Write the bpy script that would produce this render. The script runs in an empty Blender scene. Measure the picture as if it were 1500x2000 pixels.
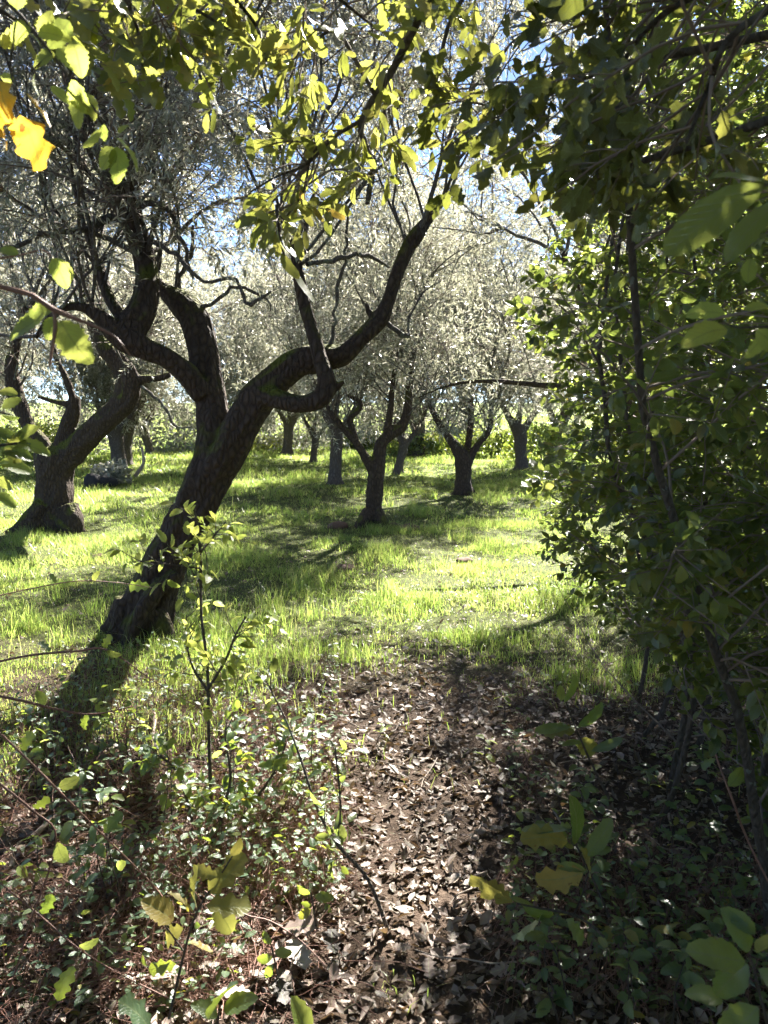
import bpy, math
import numpy as np
from mathutils import Matrix, Vector

S = bpy.context.scene
COL = S.collection

# ------------------------------------------------------------------ camera, sky, sun, exposure
CAM_H, PITCH, FPX = 1.6, math.atan(200.0 / 1503.0), 1503.0
cam_d = bpy.data.cameras.new('camera')
cam = bpy.data.objects.new('camera', cam_d)
COL.objects.link(cam)
cam.location = (0, 0, CAM_H)
cam.rotation_euler = (math.pi / 2 - PITCH, 0, 0)
cam_d.sensor_fit = 'VERTICAL'
cam_d.sensor_height = 34.6
cam_d.lens = 34.6 * FPX / 2000.0
cam_d.clip_start, cam_d.clip_end = 0.05, 2000
cam_d.dof.use_dof = True
cam_d.dof.focus_distance = 5.5
cam_d.dof.aperture_fstop = 8.5
S.camera = cam

SUN_AZ, SUN_EL = math.radians(20.0), math.radians(40.0)
world = bpy.data.worlds.new('World')
S.world = world
world.use_nodes = True
wn = world.node_tree
bg = wn.nodes['Background']
sky = wn.nodes.new('ShaderNodeTexSky')
sky.sky_type = 'NISHITA'
sky.sun_disc = False
sky.sun_elevation = SUN_EL
sky.sun_rotation = SUN_AZ
sky.altitude = 2000
sky.air_density, sky.dust_density, sky.ozone_density = 0.5, 0.12, 1.0
wn.links.new(sky.outputs[0], bg.inputs[0])
bg.inputs[1].default_value = 0.05

sun_d = bpy.data.lights.new('sun', 'SUN')
sun_d.energy = 5.0
sun_d.angle = math.radians(0.53)
sun_d.color = (1.0, 0.95, 0.87)
sun = bpy.data.objects.new('sun', sun_d)
COL.objects.link(sun)
SUN_DIR = Vector((math.sin(SUN_AZ) * math.cos(SUN_EL), math.cos(SUN_AZ) * math.cos(SUN_EL), math.sin(SUN_EL)))
sun.rotation_euler = (-SUN_DIR).to_track_quat('-Z', 'Y').to_euler()
sun.location = (2, 10, 12)

S.view_settings.view_transform = 'Standard'
S.view_settings.look = 'None'
S.view_settings.exposure = 3.1
S.view_settings.gamma = 1.0
S.view_settings.use_curve_mapping = False
S.render.engine = 'CYCLES'
S.cycles.use_adaptive_sampling = True
S.cycles.adaptive_threshold = 0.05
S.cycles.max_bounces = 4
S.cycles.diffuse_bounces = 2
S.cycles.glossy_bounces = 2
S.cycles.transmission_bounces = 4
S.cycles.sample_clamp_indirect = 6.0
S.cycles.use_denoising = True

# ------------------------------------------------------------------ numeric helpers
def rng_of(seed):
    return np.random.default_rng(seed)

def nrm(v):
    v = np.asarray(v, float)
    return v / np.maximum(np.linalg.norm(v, axis=-1, keepdims=True), 1e-9)

_perm = rng_of(7).random((256, 256))
def vnoise(x, y):
    x = np.asarray(x, float); y = np.asarray(y, float)
    xi = np.floor(x).astype(int); yi = np.floor(y).astype(int)
    fx = x - xi; fy = y - yi
    fx = fx * fx * (3 - 2 * fx); fy = fy * fy * (3 - 2 * fy)
    a = _perm[xi % 256, yi % 256]; b = _perm[(xi + 1) % 256, yi % 256]
    c = _perm[xi % 256, (yi + 1) % 256]; d = _perm[(xi + 1) % 256, (yi + 1) % 256]
    return (a * (1 - fx) + b * fx) * (1 - fy) + (c * (1 - fx) + d * fx) * fy

def fbm(x, y, o=3):
    s = 0; a = .5; t = 0
    for i in range(o):
        s = s + a * vnoise(x * 2 ** i + 17.3 * i, y * 2 ** i + 5.1 * i); t += a; a *= .5
    return s / t

def sstep(a, b, x):
    t = np.clip((np.asarray(x, float) - a) / (b - a), 0, 1)
    return t * t * (3 - 2 * t)

def gz(x, y):
    x = np.asarray(x, float); y = np.asarray(y, float)
    near = .10 * (fbm(x * .45 + 3, y * .45 + 8) - .5) + .035 * (fbm(x * 2.1, y * 2.1 + 40) - .5)
    bank = 1.1 * sstep(26, 44, y + 2.0 * np.sin(x * .21)) + 1.5 * sstep(44, 120, y)
    return near + bank

CT, ST = math.cos(PITCH), math.sin(PITCH)
def ray(u, v):
    a = (u - 750) / FPX; b = (1000 - v) / FPX
    return np.array([a, CT + b * ST, -ST + b * CT])

def P(u, v, Y):
    d = ray(u, v)
    return np.array([0, 0, CAM_H]) + d * (Y / d[1])

def G(u, v):
    d = ray(u, v)
    p = np.array([0, 0, CAM_H]) + d * (CAM_H / -d[2])
    for _ in range(6):
        p = np.array([0, 0, CAM_H]) + d * ((CAM_H - float(gz(p[0], p[1]))) / -d[2])
    return p

def project(p):
    p = np.asarray(p, float) - np.array([0, 0, CAM_H])
    f = p[..., 1] * CT - p[..., 2] * ST
    b = p[..., 1] * ST + p[..., 2] * CT
    f = np.where(f < .02, .02, f)
    return 750 + FPX * p[..., 0] / f, 1000 - FPX * b / f, f

def catmull(pts, step):
    pts = np.asarray(pts, float)
    p = np.vstack([2 * pts[0] - pts[1], pts, 2 * pts[-1] - pts[-2]])
    out = []
    for i in range(1, len(p) - 2):
        L = np.linalg.norm(p[i + 1, :3] - p[i, :3])
        n = max(2, int(L / step))
        t = np.linspace(0, 1, n, endpoint=False)[:, None]
        out.append(.5 * ((2 * p[i]) + (-p[i - 1] + p[i + 1]) * t + (2 * p[i - 1] - 5 * p[i] + 4 * p[i + 1] - p[i + 2]) * t ** 2
                         + (-p[i - 1] + 3 * p[i] - 3 * p[i + 1] + p[i + 2]) * t ** 3))
    out.append(pts[-1:])
    return np.vstack(out)

# ------------------------------------------------------------------ mesh helpers
class Geo:
    """collects vertices, triangles and quads for one mesh"""
    def __init__(s):
        s.V = []; s.T = []; s.Q = []; s.UV = []; s.n = 0
    def add(s, V, T=None, Q=None, uv=None):
        V = np.asarray(V, float).reshape(-1, 3)
        if T is not None and len(T): s.T.append(np.asarray(T).reshape(-1, 3) + s.n)
        if Q is not None and len(Q): s.Q.append(np.asarray(Q).reshape(-1, 4) + s.n)
        s.V.append(V)
        s.UV.append(np.zeros((len(V), 2)) if uv is None else uv)
        s.n += len(V)
    def mesh(s, name, mat, off=(0, 0, 0), smooth=True):
        V = (np.vstack(s.V) if s.V else np.zeros((0, 3))) - np.asarray(off, float)
        T = np.vstack(s.T) if s.T else np.zeros((0, 3), int)
        Q = np.vstack(s.Q) if s.Q else np.zeros((0, 4), int)
        me = bpy.data.meshes.new(name)
        me.vertices.add(len(V)); me.vertices.foreach_set('co', V.astype(np.float32).ravel())
        loops = np.concatenate([T.ravel(), Q.ravel()]).astype(np.int32)
        me.loops.add(len(loops)); me.loops.foreach_set('vertex_index', loops)
        st = np.concatenate([np.arange(len(T)) * 3, len(T) * 3 + np.arange(len(Q)) * 4]).astype(np.int32)
        me.polygons.add(len(st)); me.polygons.foreach_set('loop_start', st)
        me.polygons.foreach_set('use_smooth', np.full(len(st), smooth))
        uvl = me.uv_layers.new(name='UVMap')
        uv = np.vstack(s.UV)[loops]
        uvl.data.foreach_set('uv', uv.astype(np.float32).ravel())
        me.update(calc_edges=True)
        if mat is not None: me.materials.append(mat)
        return me

def link(name, me, parent=None, **props):
    o = bpy.data.objects.new(name, me)
    COL.objects.link(o)
    if parent is not None: o.parent = parent
    for k, v in props.items(): o[k] = v
    return o

def thing(name, loc, label, cat, group=None):
    o = bpy.data.objects.new(name, None)
    COL.objects.link(o)
    o.empty_display_size = .1
    o.location = tuple(float(c) for c in loc)
    o['label'] = label; o['category'] = cat
    if group: o['group'] = group
    return o

def tubes(geo, pts, rad, k=4):
    """pts (N,n,3), rad (N,n): N tubes with k sides"""
    pts = np.asarray(pts, float); rad = np.asarray(rad, float)
    N, n = pts.shape[:2]
    t = nrm(np.gradient(pts, axis=1))
    ref = np.cross(t.mean(1), np.array([.31, .77, .55]))
    ref = nrm(ref)[:, None, :]
    a = nrm(np.cross(t, ref)); b = np.cross(t, a)
    ang = np.arange(k) / k * 2 * np.pi
    ring = a[:, :, None, :] * np.cos(ang)[:, None] + b[:, :, None, :] * np.sin(ang)[:, None]
    V = pts[:, :, None, :] + ring * rad[:, :, None, None]
    base = (np.arange(N) * n * k)[:, None, None]
    i = (np.arange(n - 1) * k)[None, :, None]
    j = np.arange(k)[None, None, :]; j2 = (j + 1) % k
    q = np.stack([base + i + j, base + i + j2, base + i + k + j2, base + i + k + j], -1).reshape(-1, 4)
    geo.add(V, Q=q)

def limb_tube(geo, pts, rad, rng, k=36, ridge=.10, lump=.12):
    """one thick limb with fissured, lumpy bark; closed ends"""
    n = len(pts)
    t = nrm(np.gradient(pts, axis=0))
    a = nrm(np.cross(t[0], [0.2, 1, .13])); A = [a]
    for i in range(1, n):
        a = a - t[i] * np.dot(a, t[i]); a = a / np.linalg.norm(a); A.append(a)
    A = np.array(A); B = np.cross(t, A)
    s = np.concatenate([[0], np.cumsum(np.linalg.norm(np.diff(pts, axis=0), axis=1))])
    ang = np.arange(k) / k * 2 * np.pi
    tw = s * rng.uniform(-.5, .7)
    th = ang[None, :] + tw[:, None]
    ph = rng.uniform(0, 100, 6)
    cx = np.cos(th); cy = np.sin(th)
    nr = max(5, int(round(rad.max() * 2 * np.pi / .045)))
    per = th * nr / (2 * np.pi)
    f1 = 1 - np.abs(2 * vnoise(per % 256 + ph[0], s[:, None] * 5 + ph[1]) - 1)
    lumps = fbm(cx * 1.2 + ph[2] + s[:, None] * 2.3, cy * 1.2 + ph[3] + s[:, None] * 1.1, 3) - .5
    big = np.cos(3 * th + ph[4]) * .4 + np.cos(2 * th + ph[5]) * .6
    f2 = 1 - np.abs(2 * vnoise(per * .5 % 256 + ph[4], s[:, None] * 3.1 + ph[0]) - 1)
    R = rad[:, None] * (1 + lump * 2.6 * lumps + lump * .5 * big) + np.minimum(ridge * rad[:, None], .017) * (f1 - .5) * 2 + np.minimum(ridge * 1.3 * rad[:, None], .022) * (f2 - .5) * 1.6
    V = pts[:, None, :] + (A[:, None, :] * np.cos(ang)[None, :, None] + B[:, None, :] * np.sin(ang)[None, :, None]) * R[:, :, None]
    i = (np.arange(n - 1) * k)[:, None]; j = np.arange(k)[None, :]; j2 = (j + 1) % k
    q = np.stack([i + j, i + j2, i + k + j2, i + k + j], -1).reshape(-1, 4)
    V = V.reshape(-1, 3)
    c0, c1 = len(V), len(V) + 1
    V = np.vstack([V, pts[0] - t[0] * rad[0] * .2, pts[-1] + t[-1] * rad[-1] * .5])
    jj = np.arange(k); T = np.vstack([np.stack([np.full(k, c0), (jj + 1) % k, jj], -1),
                                      np.stack([np.full(k, c1), (n - 1) * k + jj, (n - 1) * k + (jj + 1) % k], -1)])
    geo.add(V, T=T, Q=q)

def remeshed(geo, name, mat, voxel, off):
    me = geo.mesh(name + '_raw', None, off)
    tmp = bpy.data.objects.new(name + '_raw', me); COL.objects.link(tmp)
    m = tmp.modifiers.new('r', 'REMESH'); m.mode = 'VOXEL'; m.voxel_size = voxel; m.use_smooth_shade = True
    sm = tmp.modifiers.new('s', 'SMOOTH'); sm.factor = .5; sm.iterations = 1
    dg = bpy.context.evaluated_depsgraph_get()
    out = bpy.data.meshes.new_from_object(tmp.evaluated_get(dg))
    out.name = name
    bpy.data.objects.remove(tmp); bpy.data.meshes.remove(me)
    out.materials.clear(); out.materials.append(mat)
    out.polygons.foreach_set('use_smooth', np.full(len(out.polygons), True))
    return out

# ------------------------------------------------------------------ branching
def walk(rng, start, d, length, n, wob, grav):
    N = len(start)
    pts = np.zeros((N, n, 3)); pts[:, 0] = start
    d = nrm(d).copy(); L = np.broadcast_to(length, (N,)) / (n - 1)
    g = np.linspace(grav[0], grav[1], n)
    for i in range(1, n):
        d = nrm(d + rng.normal(0, wob, (N, 3)) + np.array([0, 0, g[i]]))
        pts[:, i] = pts[:, i - 1] + d * L[:, None]
    return pts

def spawn(rng, pts, per, t0, t1, a0, a1):
    """children of N walks: start points, directions, parent index, parameter"""
    N, n = pts.shape[:2]
    par = np.repeat(np.arange(N), per)
    t = rng.uniform(t0, t1, len(par)) * (n - 1)
    i = np.minimum(t.astype(int), n - 2); f = (t - i)[:, None]
    p = pts[par, i] * (1 - f) + pts[par, i + 1] * f
    d = nrm(pts[par, i + 1] - pts[par, i])
    x = nrm(np.cross(d, rng.normal(0, 1, d.shape)))
    a = rng.uniform(a0, a1, len(par))[:, None]
    return p, d * np.cos(a) + x * np.sin(a), par, t / (n - 1)

# ------------------------------------------------------------------ leaves
def leaf_shape(rows, W, prof=.8, saw=0.0, fold=.12, droop=.15, stalk=0.0, wav=0.0, seed=0, peak=.42, lobes=0):
    """a leaf along +Y of length 1: rows of (left, rib, right); returns verts, tris, uv.
    peak: where it is widest; saw: fine teeth; lobes: rounded lobes along each side"""
    r = rng_of(seed)
    V = []; uv = []
    ts = np.linspace(0, 1, rows + 1)
    a, b = prof, prof * (1 - peak) / peak
    top = peak ** a * (1 - peak) ** b
    bend = r.uniform(-.06, .06)
    twist = r.uniform(-.18, .18)
    for i, t in enumerate(ts):
        w = W * (t ** a * (1 - t) ** b) / top
        sides = []
        for sgn in (0, 1):
            k = 1.0
            if saw and 0 < i < rows: k *= 1 + (saw if (i + sgn) % 2 else -saw) * r.uniform(.5, 1.4)
            if lobes and 0 < i < rows: k *= .80 + .26 * math.cos(2 * math.pi * (lobes * t + .5 + .07 * sgn)) + r.uniform(-.05, .05)
            sides.append(w * k * r.uniform(.93, 1.07))
        z = -droop * t * t + .02 * math.sin(5 * t + seed)
        lift = [fold * 2 * q + wav * r.uniform(-1, 1) * w + sg * twist * q * t for q, sg in ((sides[0], -1), (sides[1], 1))]
        x0 = bend * math.sin(math.pi * t)
        back = .035 if (saw or lobes) and 0 < i < rows else 0
        V += [(x0 - sides[0], t + back, z + lift[0]), (x0, t, z), (x0 + sides[1], t + back, z + lift[1])]
        uv += [(.5 - .5 * w / W, t), (.5, t), (.5 + .5 * w / W, t)]
    T = []
    for i in range(rows):
        q = 3 * i
        if i == 0: T += [(1, 4, 3), (1, 5, 4)]
        elif i == rows - 1: T += [(q, q + 1, q + 4), (q + 1, q + 2, q + 4)]
        else: T += [(q, q + 1, q + 4), (q, q + 4, q + 3), (q + 1, q + 2, q + 5), (q + 1, q + 5, q + 4)]
    V = np.array(V, float)
    V[:, 1] = V[:, 1] * (1 - stalk) + stalk
    return V, np.array(T), np.array(uv)

def frames(d, nz):
    y = nrm(d); z = nrm(nz - y * np.sum(nz * y, -1, keepdims=True)); x = np.cross(y, z)
    return x, y, z

def scatter(geo, tmpl, pos, d, nz, sc):
    V, T, uv = tmpl
    x, y, z = frames(d, nz)
    W = (V[None, :, 0:1] * x[:, None] + V[None, :, 1:2] * y[:, None] + V[None, :, 2:3] * z[:, None]) * np.asarray(sc)[:, None, None] + pos[:, None]
    N, m = len(pos), len(V)
    geo.add(W, T=(T[None] + (np.arange(N) * m)[:, None, None]), uv=np.tile(uv, (N, 1)))

def split_leaves(parent, off, pos, d, nz, sc, near, far, mat, n_ind, name='leaf', crown='foliage', keep_off=True):
    """the n_ind leaves that show largest become objects, the rest one mesh of kind stuff"""
    u, v, f = project(pos + nrm(d) * np.asarray(sc)[:, None] * .5)
    inside = (u > -10) & (u < 1510) & (v > -10) & (v < 2010) & (f > .1)
    score = np.where(inside, np.asarray(sc) / f, -1)
    order = np.argsort(-score)
    ind = order[:n_ind]; ind = ind[score[ind] > 0]
    rest = np.setdiff1d(np.arange(len(pos)), ind)
    x, y, z = frames(d, nz)
    for c, i in enumerate(ind):
        o = link(name, near[c % len(near)], parent)
        s = float(sc[i])
        p = pos[i] - off
        o.matrix_basis = Matrix(((x[i, 0] * s, y[i, 0] * s, z[i, 0] * s, p[0]), (x[i, 1] * s, y[i, 1] * s, z[i, 1] * s, p[1]),
                                 (x[i, 2] * s, y[i, 2] * s, z[i, 2] * s, p[2]), (0, 0, 0, 1)))
    if len(rest):
        g = Geo()
        for q in range(len(far)):
            r = rest[q::len(far)]
            if len(r): scatter(g, far[q], pos[r], d[r], nz[r], np.asarray(sc)[r])
        link(crown, g.mesh(crown, mat, off), parent, kind='stuff')
    return len(ind)

# ------------------------------------------------------------------ materials
def new_mat(name):
    m = bpy.data.materials.new(name); m.use_nodes = True
    nt = m.node_tree; nt.nodes.clear()
    out = nt.nodes.new('ShaderNodeOutputMaterial')
    return m, nt, out

def N(nt, t, **kw):
    n = nt.nodes.new(t)
    for k, v in kw.items():
        if k.startswith('i_'):
            n.inputs[k[2:].replace('_', ' ')].default_value = v
        else: setattr(n, k, v)
    return n

def math_(nt, op, a, b=None, c=None):
    n = nt.nodes.new('ShaderNodeMath'); n.operation = op
    for i, v in enumerate((a, b, c)):
        if v is None: continue
        if isinstance(v, (int, float)): n.inputs[i].default_value = v
        else: nt.links.new(v, n.inputs[i])
    return n.outputs[0]

def ramp(nt, fac, stops):
    r = nt.nodes.new('ShaderNodeValToRGB')
    e = r.color_ramp.elements
    while len(e) < len(stops): e.new(.5)
    for el, (p, c) in zip(e, stops):
        el.position = p; el.color = (*c, 1)
    nt.links.new(fac, r.inputs[0])
    return r.outputs[0]

def mixc(nt, fac, a, b, mode='MIX'):
    n = nt.nodes.new('ShaderNodeMix'); n.data_type = 'RGBA'; n.blend_type = mode
    for inp, v in ((n.inputs[0], fac), (n.inputs[6], a), (n.inputs[7], b)):
        if isinstance(v, (int, float)): inp.default_value = v
        elif isinstance(v, tuple): inp.default_value = (*v, 1)
        else: nt.links.new(v, inp)
    return n.outputs[2]

def rand_id(nt):
    g = N(nt, 'ShaderNodeNewGeometry'); o = N(nt, 'ShaderNodeObjectInfo')
    return math_(nt, 'FRACT', math_(nt, 'ADD', g.outputs['Random Per Island'], o.outputs['Random']))

def leaf_mat(name, front, back, trans, tw=.45, rough=.4, spec=.5, veins=True, spots=None):
    """front/back/trans: ramps over the leaf's own random number"""
    m, nt, out = new_mat(name); L = nt.links.new
    r = rand_id(nt)
    g = N(nt, 'ShaderNodeNewGeometry')
    cf = ramp(nt, r, front); cb = ramp(nt, r, back)
    col = mixc(nt, g.outputs['Backfacing'], cf, cb)
    tr = ramp(nt, r, trans)
    tc = N(nt, 'ShaderNodeTexCoord')
    no = N(nt, 'ShaderNodeTexNoise'); no.inputs['Scale'].default_value = 55; no.inputs['Detail'].default_value = 2
    L(g.outputs['Position'], no.inputs['Vector'])
    blot = math_(nt, 'MULTIPLY_ADD', no.outputs[0], .9, .55)
    height = no.outputs[0]
    if veins:
        sx = N(nt, 'ShaderNodeSeparateXYZ'); L(tc.outputs['UV'], sx.inputs[0])
        du = math_(nt, 'ABSOLUTE', math_(nt, 'SUBTRACT', sx.outputs[0], .5))
        band = math_(nt, 'FRACT', math_(nt, 'MULTIPLY', math_(nt, 'SUBTRACT', sx.outputs[1], math_(nt, 'MULTIPLY', du, .55)), 9.0))
        side = math_(nt, 'SUBTRACT', 1.0, math_(nt, 'SMOOTH_MIN', math_(nt, 'MULTIPLY', math_(nt, 'ABSOLUTE', math_(nt, 'SUBTRACT', band, .5)), 6.0), 1.0, .2))
        mid = math_(nt, 'LESS_THAN', du, .03)
        vein = math_(nt, 'MAXIMUM', math_(nt, 'MULTIPLY', side, .6), mid)
        height = math_(nt, 'SUBTRACT', math_(nt, 'MULTIPLY', no.outputs[0], .5), vein)
        col = mixc(nt, math_(nt, 'MULTIPLY', vein, .34), col, (.30, .34, .16))
        tr = mixc(nt, math_(nt, 'MULTIPLY', vein, .55), tr, (.16, .17, .03))
    if spots:
        n2 = N(nt, 'ShaderNodeTexNoise'); n2.inputs['Scale'].default_value = 38; n2.inputs['Detail'].default_value = 3
        L(g.outputs['Position'], n2.inputs['Vector'])
        k = math_(nt, 'GREATER_THAN', n2.outputs[0], spots[0])
        col = mixc(nt, k, col, spots[1]); tr = mixc(nt, k, tr, spots[1])
    col = mixc(nt, 1.0, col, blot, 'MULTIPLY')
    bs = N(nt, 'ShaderNodeBsdfPrincipled'); L(col, bs.inputs['Base Color'])
    bs.inputs['Roughness'].default_value = rough; bs.inputs['Specular IOR Level'].default_value = spec
    bu = N(nt, 'ShaderNodeBump'); bu.inputs['Strength'].default_value = .35; bu.inputs['Distance'].default_value = .002
    L(height, bu.inputs['Height']); L(bu.outputs[0], bs.inputs['Normal'])
    tl = N(nt, 'ShaderNodeBsdfTranslucent'); L(tr, tl.inputs[0])
    mx = N(nt, 'ShaderNodeMixShader'); mx.inputs[0].default_value = tw
    L(bs.outputs[0], mx.inputs[1]); L(tl.outputs[0], mx.inputs[2]); L(mx.outputs[0], out.inputs[0])
    return m

def bark_mat(name, c0, c1, moss=.0, scale=1.0, lichen=.0):
    m, nt, out = new_mat(name); L = nt.links.new
    tc = N(nt, 'ShaderNodeTexCoord'); g = N(nt, 'ShaderNodeNewGeometry')
    mp = N(nt, 'ShaderNodeMapping'); mp.inputs['Scale'].default_value = (27 * scale, 27 * scale, 12 * scale)
    L(tc.outputs['Object'], mp.inputs[0])
    wob = N(nt, 'ShaderNodeTexNoise'); wob.inputs['Scale'].default_value = 6; L(tc.outputs['Object'], wob.inputs['Vector'])
    ad = mixc(nt, .12, mp.outputs[0], wob.outputs[1], 'ADD')
    vo = N(nt, 'ShaderNodeTexVoronoi', feature='DISTANCE_TO_EDGE'); vo.inputs['Scale'].default_value = 1.0; L(ad, vo.inputs['Vector'])
    n1 = N(nt, 'ShaderNodeTexNoise'); n1.inputs['Scale'].default_value = 1.6; n1.inputs['Detail'].default_value = 6; n1.inputs['Roughness'].default_value = .65
    L(mp.outputs[0], n1.inputs['Vector'])
    crack = math_(nt, 'MULTIPLY', math_(nt, 'MINIMUM', vo.outputs[0], .35), 2.8)
    h = math_(nt, 'ADD', math_(nt, 'MULTIPLY', crack, .7), n1.outputs[0])
    big = N(nt, 'ShaderNodeTexNoise'); big.inputs['Scale'].default_value = 5; big.inputs['Detail'].default_value = 4; L(tc.outputs['Object'], big.inputs['Vector'])
    c = mixc(nt, math_(nt, 'MULTIPLY', h, .62), c0, c1)
    c = mixc(nt, math_(nt, 'MULTIPLY', big.outputs[0], .5), c, tuple(x * .55 for x in c1))
    if lichen:
        n3 = N(nt, 'ShaderNodeTexNoise'); n3.inputs['Scale'].default_value = 14; n3.inputs['Detail'].default_value = 5; L(tc.outputs['Object'], n3.inputs['Vector'])
        c = mixc(nt, math_(nt, 'MULTIPLY', math_(nt, 'GREATER_THAN', n3.outputs[0], 1 - lichen), .6), c, (.23, .26, .21))
    if moss:
        sx = N(nt, 'ShaderNodeSeparateXYZ'); L(g.outputs['Normal'], sx.inputs[0])
        up = math_(nt, 'ADD', math_(nt, 'MULTIPLY', sx.outputs[2], .8), math_(nt, 'MULTIPLY', sx.outputs[0], -.12))
        mk = math_(nt, 'ADD', up, math_(nt, 'MULTIPLY', math_(nt, 'SUBTRACT', big.outputs[0], .5), 2.2))
        mr = N(nt, 'ShaderNodeMapRange'); mr.inputs[1].default_value = .75 - moss; mr.inputs[2].default_value = 1.0 - moss * .6; L(mk, mr.inputs[0])
        mcol = mixc(nt, n1.outputs[0], (.035, .045, .008), (.16, .17, .03))
        c = mixc(nt, mr.outputs[0], c, mcol)
    bs = N(nt, 'ShaderNodeBsdfPrincipled'); L(c, bs.inputs['Base Color']); bs.inputs['Roughness'].default_value = .9
    bs.inputs['Specular IOR Level'].default_value = .2
    bu = N(nt, 'ShaderNodeBump'); bu.inputs['Strength'].default_value = 1.0; bu.inputs['Distance'].default_value = .03 / scale
    L(h, bu.inputs['Height']); L(bu.outputs[0], bs.inputs['Normal']); L(bs.outputs[0], out.inputs[0])
    return m

def plain_mat(name, c0, c1, rough=.8, scale=30, trans=0.0):
    m, nt, out = new_mat(name); L = nt.links.new
    g = N(nt, 'ShaderNodeNewGeometry')
    no = N(nt, 'ShaderNodeTexNoise'); no.inputs['Scale'].default_value = scale; no.inputs['Detail'].default_value = 4
    L(g.outputs['Position'], no.inputs['Vector'])
    r = rand_id(nt)
    c = mixc(nt, math_(nt, 'ADD', math_(nt, 'MULTIPLY', no.outputs[0], .6), math_(nt, 'MULTIPLY', r, .4)), c0, c1)
    bs = N(nt, 'ShaderNodeBsdfPrincipled'); L(c, bs.inputs['Base Color']); bs.inputs['Roughness'].default_value = rough
    bs.inputs['Specular IOR Level'].default_value = .3
    bu = N(nt, 'ShaderNodeBump'); bu.inputs['Strength'].default_value = .5; bu.inputs['Distance'].default_value = .004
    L(no.outputs[0], bu.inputs['Height']); L(bu.outputs[0], bs.inputs['Normal'])
    if trans:
        tl = N(nt, 'ShaderNodeBsdfTranslucent'); L(c, tl.inputs[0])
        mx = N(nt, 'ShaderNodeMixShader'); mx.inputs[0].default_value = trans
        L(bs.outputs[0], mx.inputs[1]); L(tl.outputs[0], mx.inputs[2]); L(mx.outputs[0], out.inputs[0])
    else: L(bs.outputs[0], out.inputs[0])
    return m

M = {}
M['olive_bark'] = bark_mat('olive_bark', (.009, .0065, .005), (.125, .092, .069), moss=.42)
M['olive_bark_hazed'] = bark_mat('olive_bark_hazed', (.03, .025, .02), (.20, .17, .145), moss=.10)  # paler copy of the olive bark; distance haze is put into the colour
M['olive_branch'] = bark_mat('olive_branch', (.06, .052, .045), (.19, .17, .15), moss=.05, scale=2.2, lichen=.42)
M['oak_bark'] = bark_mat('oak_bark', (.05, .042, .034), (.16, .135, .11), scale=2.0, lichen=.35)
M['twig'] = plain_mat('twig', (.10, .075, .06), (.24, .19, .155))
M['bramble'] = plain_mat('bramble', (.12, .055, .04), (.26, .15, .11), rough=.55)
M['dry_stick'] = plain_mat('dry_stick', (.10, .075, .055), (.34, .28, .23))
M['olive_leaf'] = leaf_mat('olive_leaf',
    [(0, (.085, .10, .06)), (.6, (.14, .155, .10)), (1, (.23, .235, .17))],
    [(0, (.30, .31, .27)), (.6, (.40, .40, .36)), (1, (.50, .49, .45))],
    [(0, (.25, .255, .16)), (.7, (.35, .345, .25)), (1, (.47, .44, .36))], tw=.43, rough=.30, spec=.6, veins=False)
M['shrub_leaf'] = leaf_mat('shrub_leaf',
    [(0, (.014, .028, .012)), (.6, (.024, .042, .017)), (.96, (.04, .06, .02)), (1, (.14, .12, .03))],
    [(0, (.045, .062, .038)), (.6, (.06, .08, .05)), (1, (.10, .11, .05))],
    [(0, (.27, .37, .06)), (.6, (.38, .47, .09)), (.96, (.46, .52, .11)), (1, (.58, .46, .10))], tw=.37, rough=.27, spec=.55, spots=(.74, (.10, .075, .03)))
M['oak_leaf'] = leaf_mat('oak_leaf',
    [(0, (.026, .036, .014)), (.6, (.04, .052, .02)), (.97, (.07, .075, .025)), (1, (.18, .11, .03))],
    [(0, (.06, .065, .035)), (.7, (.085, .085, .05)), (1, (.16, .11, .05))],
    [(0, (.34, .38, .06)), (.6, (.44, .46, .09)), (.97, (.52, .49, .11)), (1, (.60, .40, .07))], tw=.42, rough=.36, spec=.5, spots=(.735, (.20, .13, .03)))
M['dark_shaded_oak_leaf'] = leaf_mat('dark_shaded_oak_leaf',  # dark leathery leaf, darkened further so the colour carries the boughs' shade
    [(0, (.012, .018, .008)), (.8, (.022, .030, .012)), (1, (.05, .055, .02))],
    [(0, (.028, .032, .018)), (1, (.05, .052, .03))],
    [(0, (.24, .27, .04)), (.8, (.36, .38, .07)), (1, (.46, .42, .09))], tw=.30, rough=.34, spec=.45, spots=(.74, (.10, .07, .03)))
M['hornbeam_leaf'] = leaf_mat('hornbeam_leaf',
    [(0, (.09, .14, .03)), (1, (.15, .19, .04))], [(0, (.14, .18, .08)), (1, (.18, .20, .09))],
    [(0, (.44, .54, .10)), (1, (.58, .60, .13))], tw=.5, rough=.42, spec=.4, spots=(.74, (.24, .17, .05)))
M['amber_leaf'] = leaf_mat('amber_leaf',
    [(0, (.34, .22, .03)), (1, (.40, .20, .03))], [(0, (.36, .26, .06)), (1, (.38, .24, .06))],
    [(0, (.74, .50, .06)), (1, (.70, .40, .04))], tw=.55, rough=.45, spec=.35, spots=(.70, (.35, .10, .02)))
M['seedling_leaf'] = leaf_mat('seedling_leaf',
    [(0, (.034, .070, .044)), (.6, (.055, .095, .058)), (.94, (.08, .12, .05)), (1, (.22, .18, .04))],
    [(0, (.12, .16, .11)), (1, (.16, .19, .10))],
    [(0, (.30, .42, .05)), (.9, (.46, .55, .06)), (1, (.62, .50, .06))], tw=.36, rough=.34, spec=.55, spots=(.72, (.14, .10, .04)))
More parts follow.
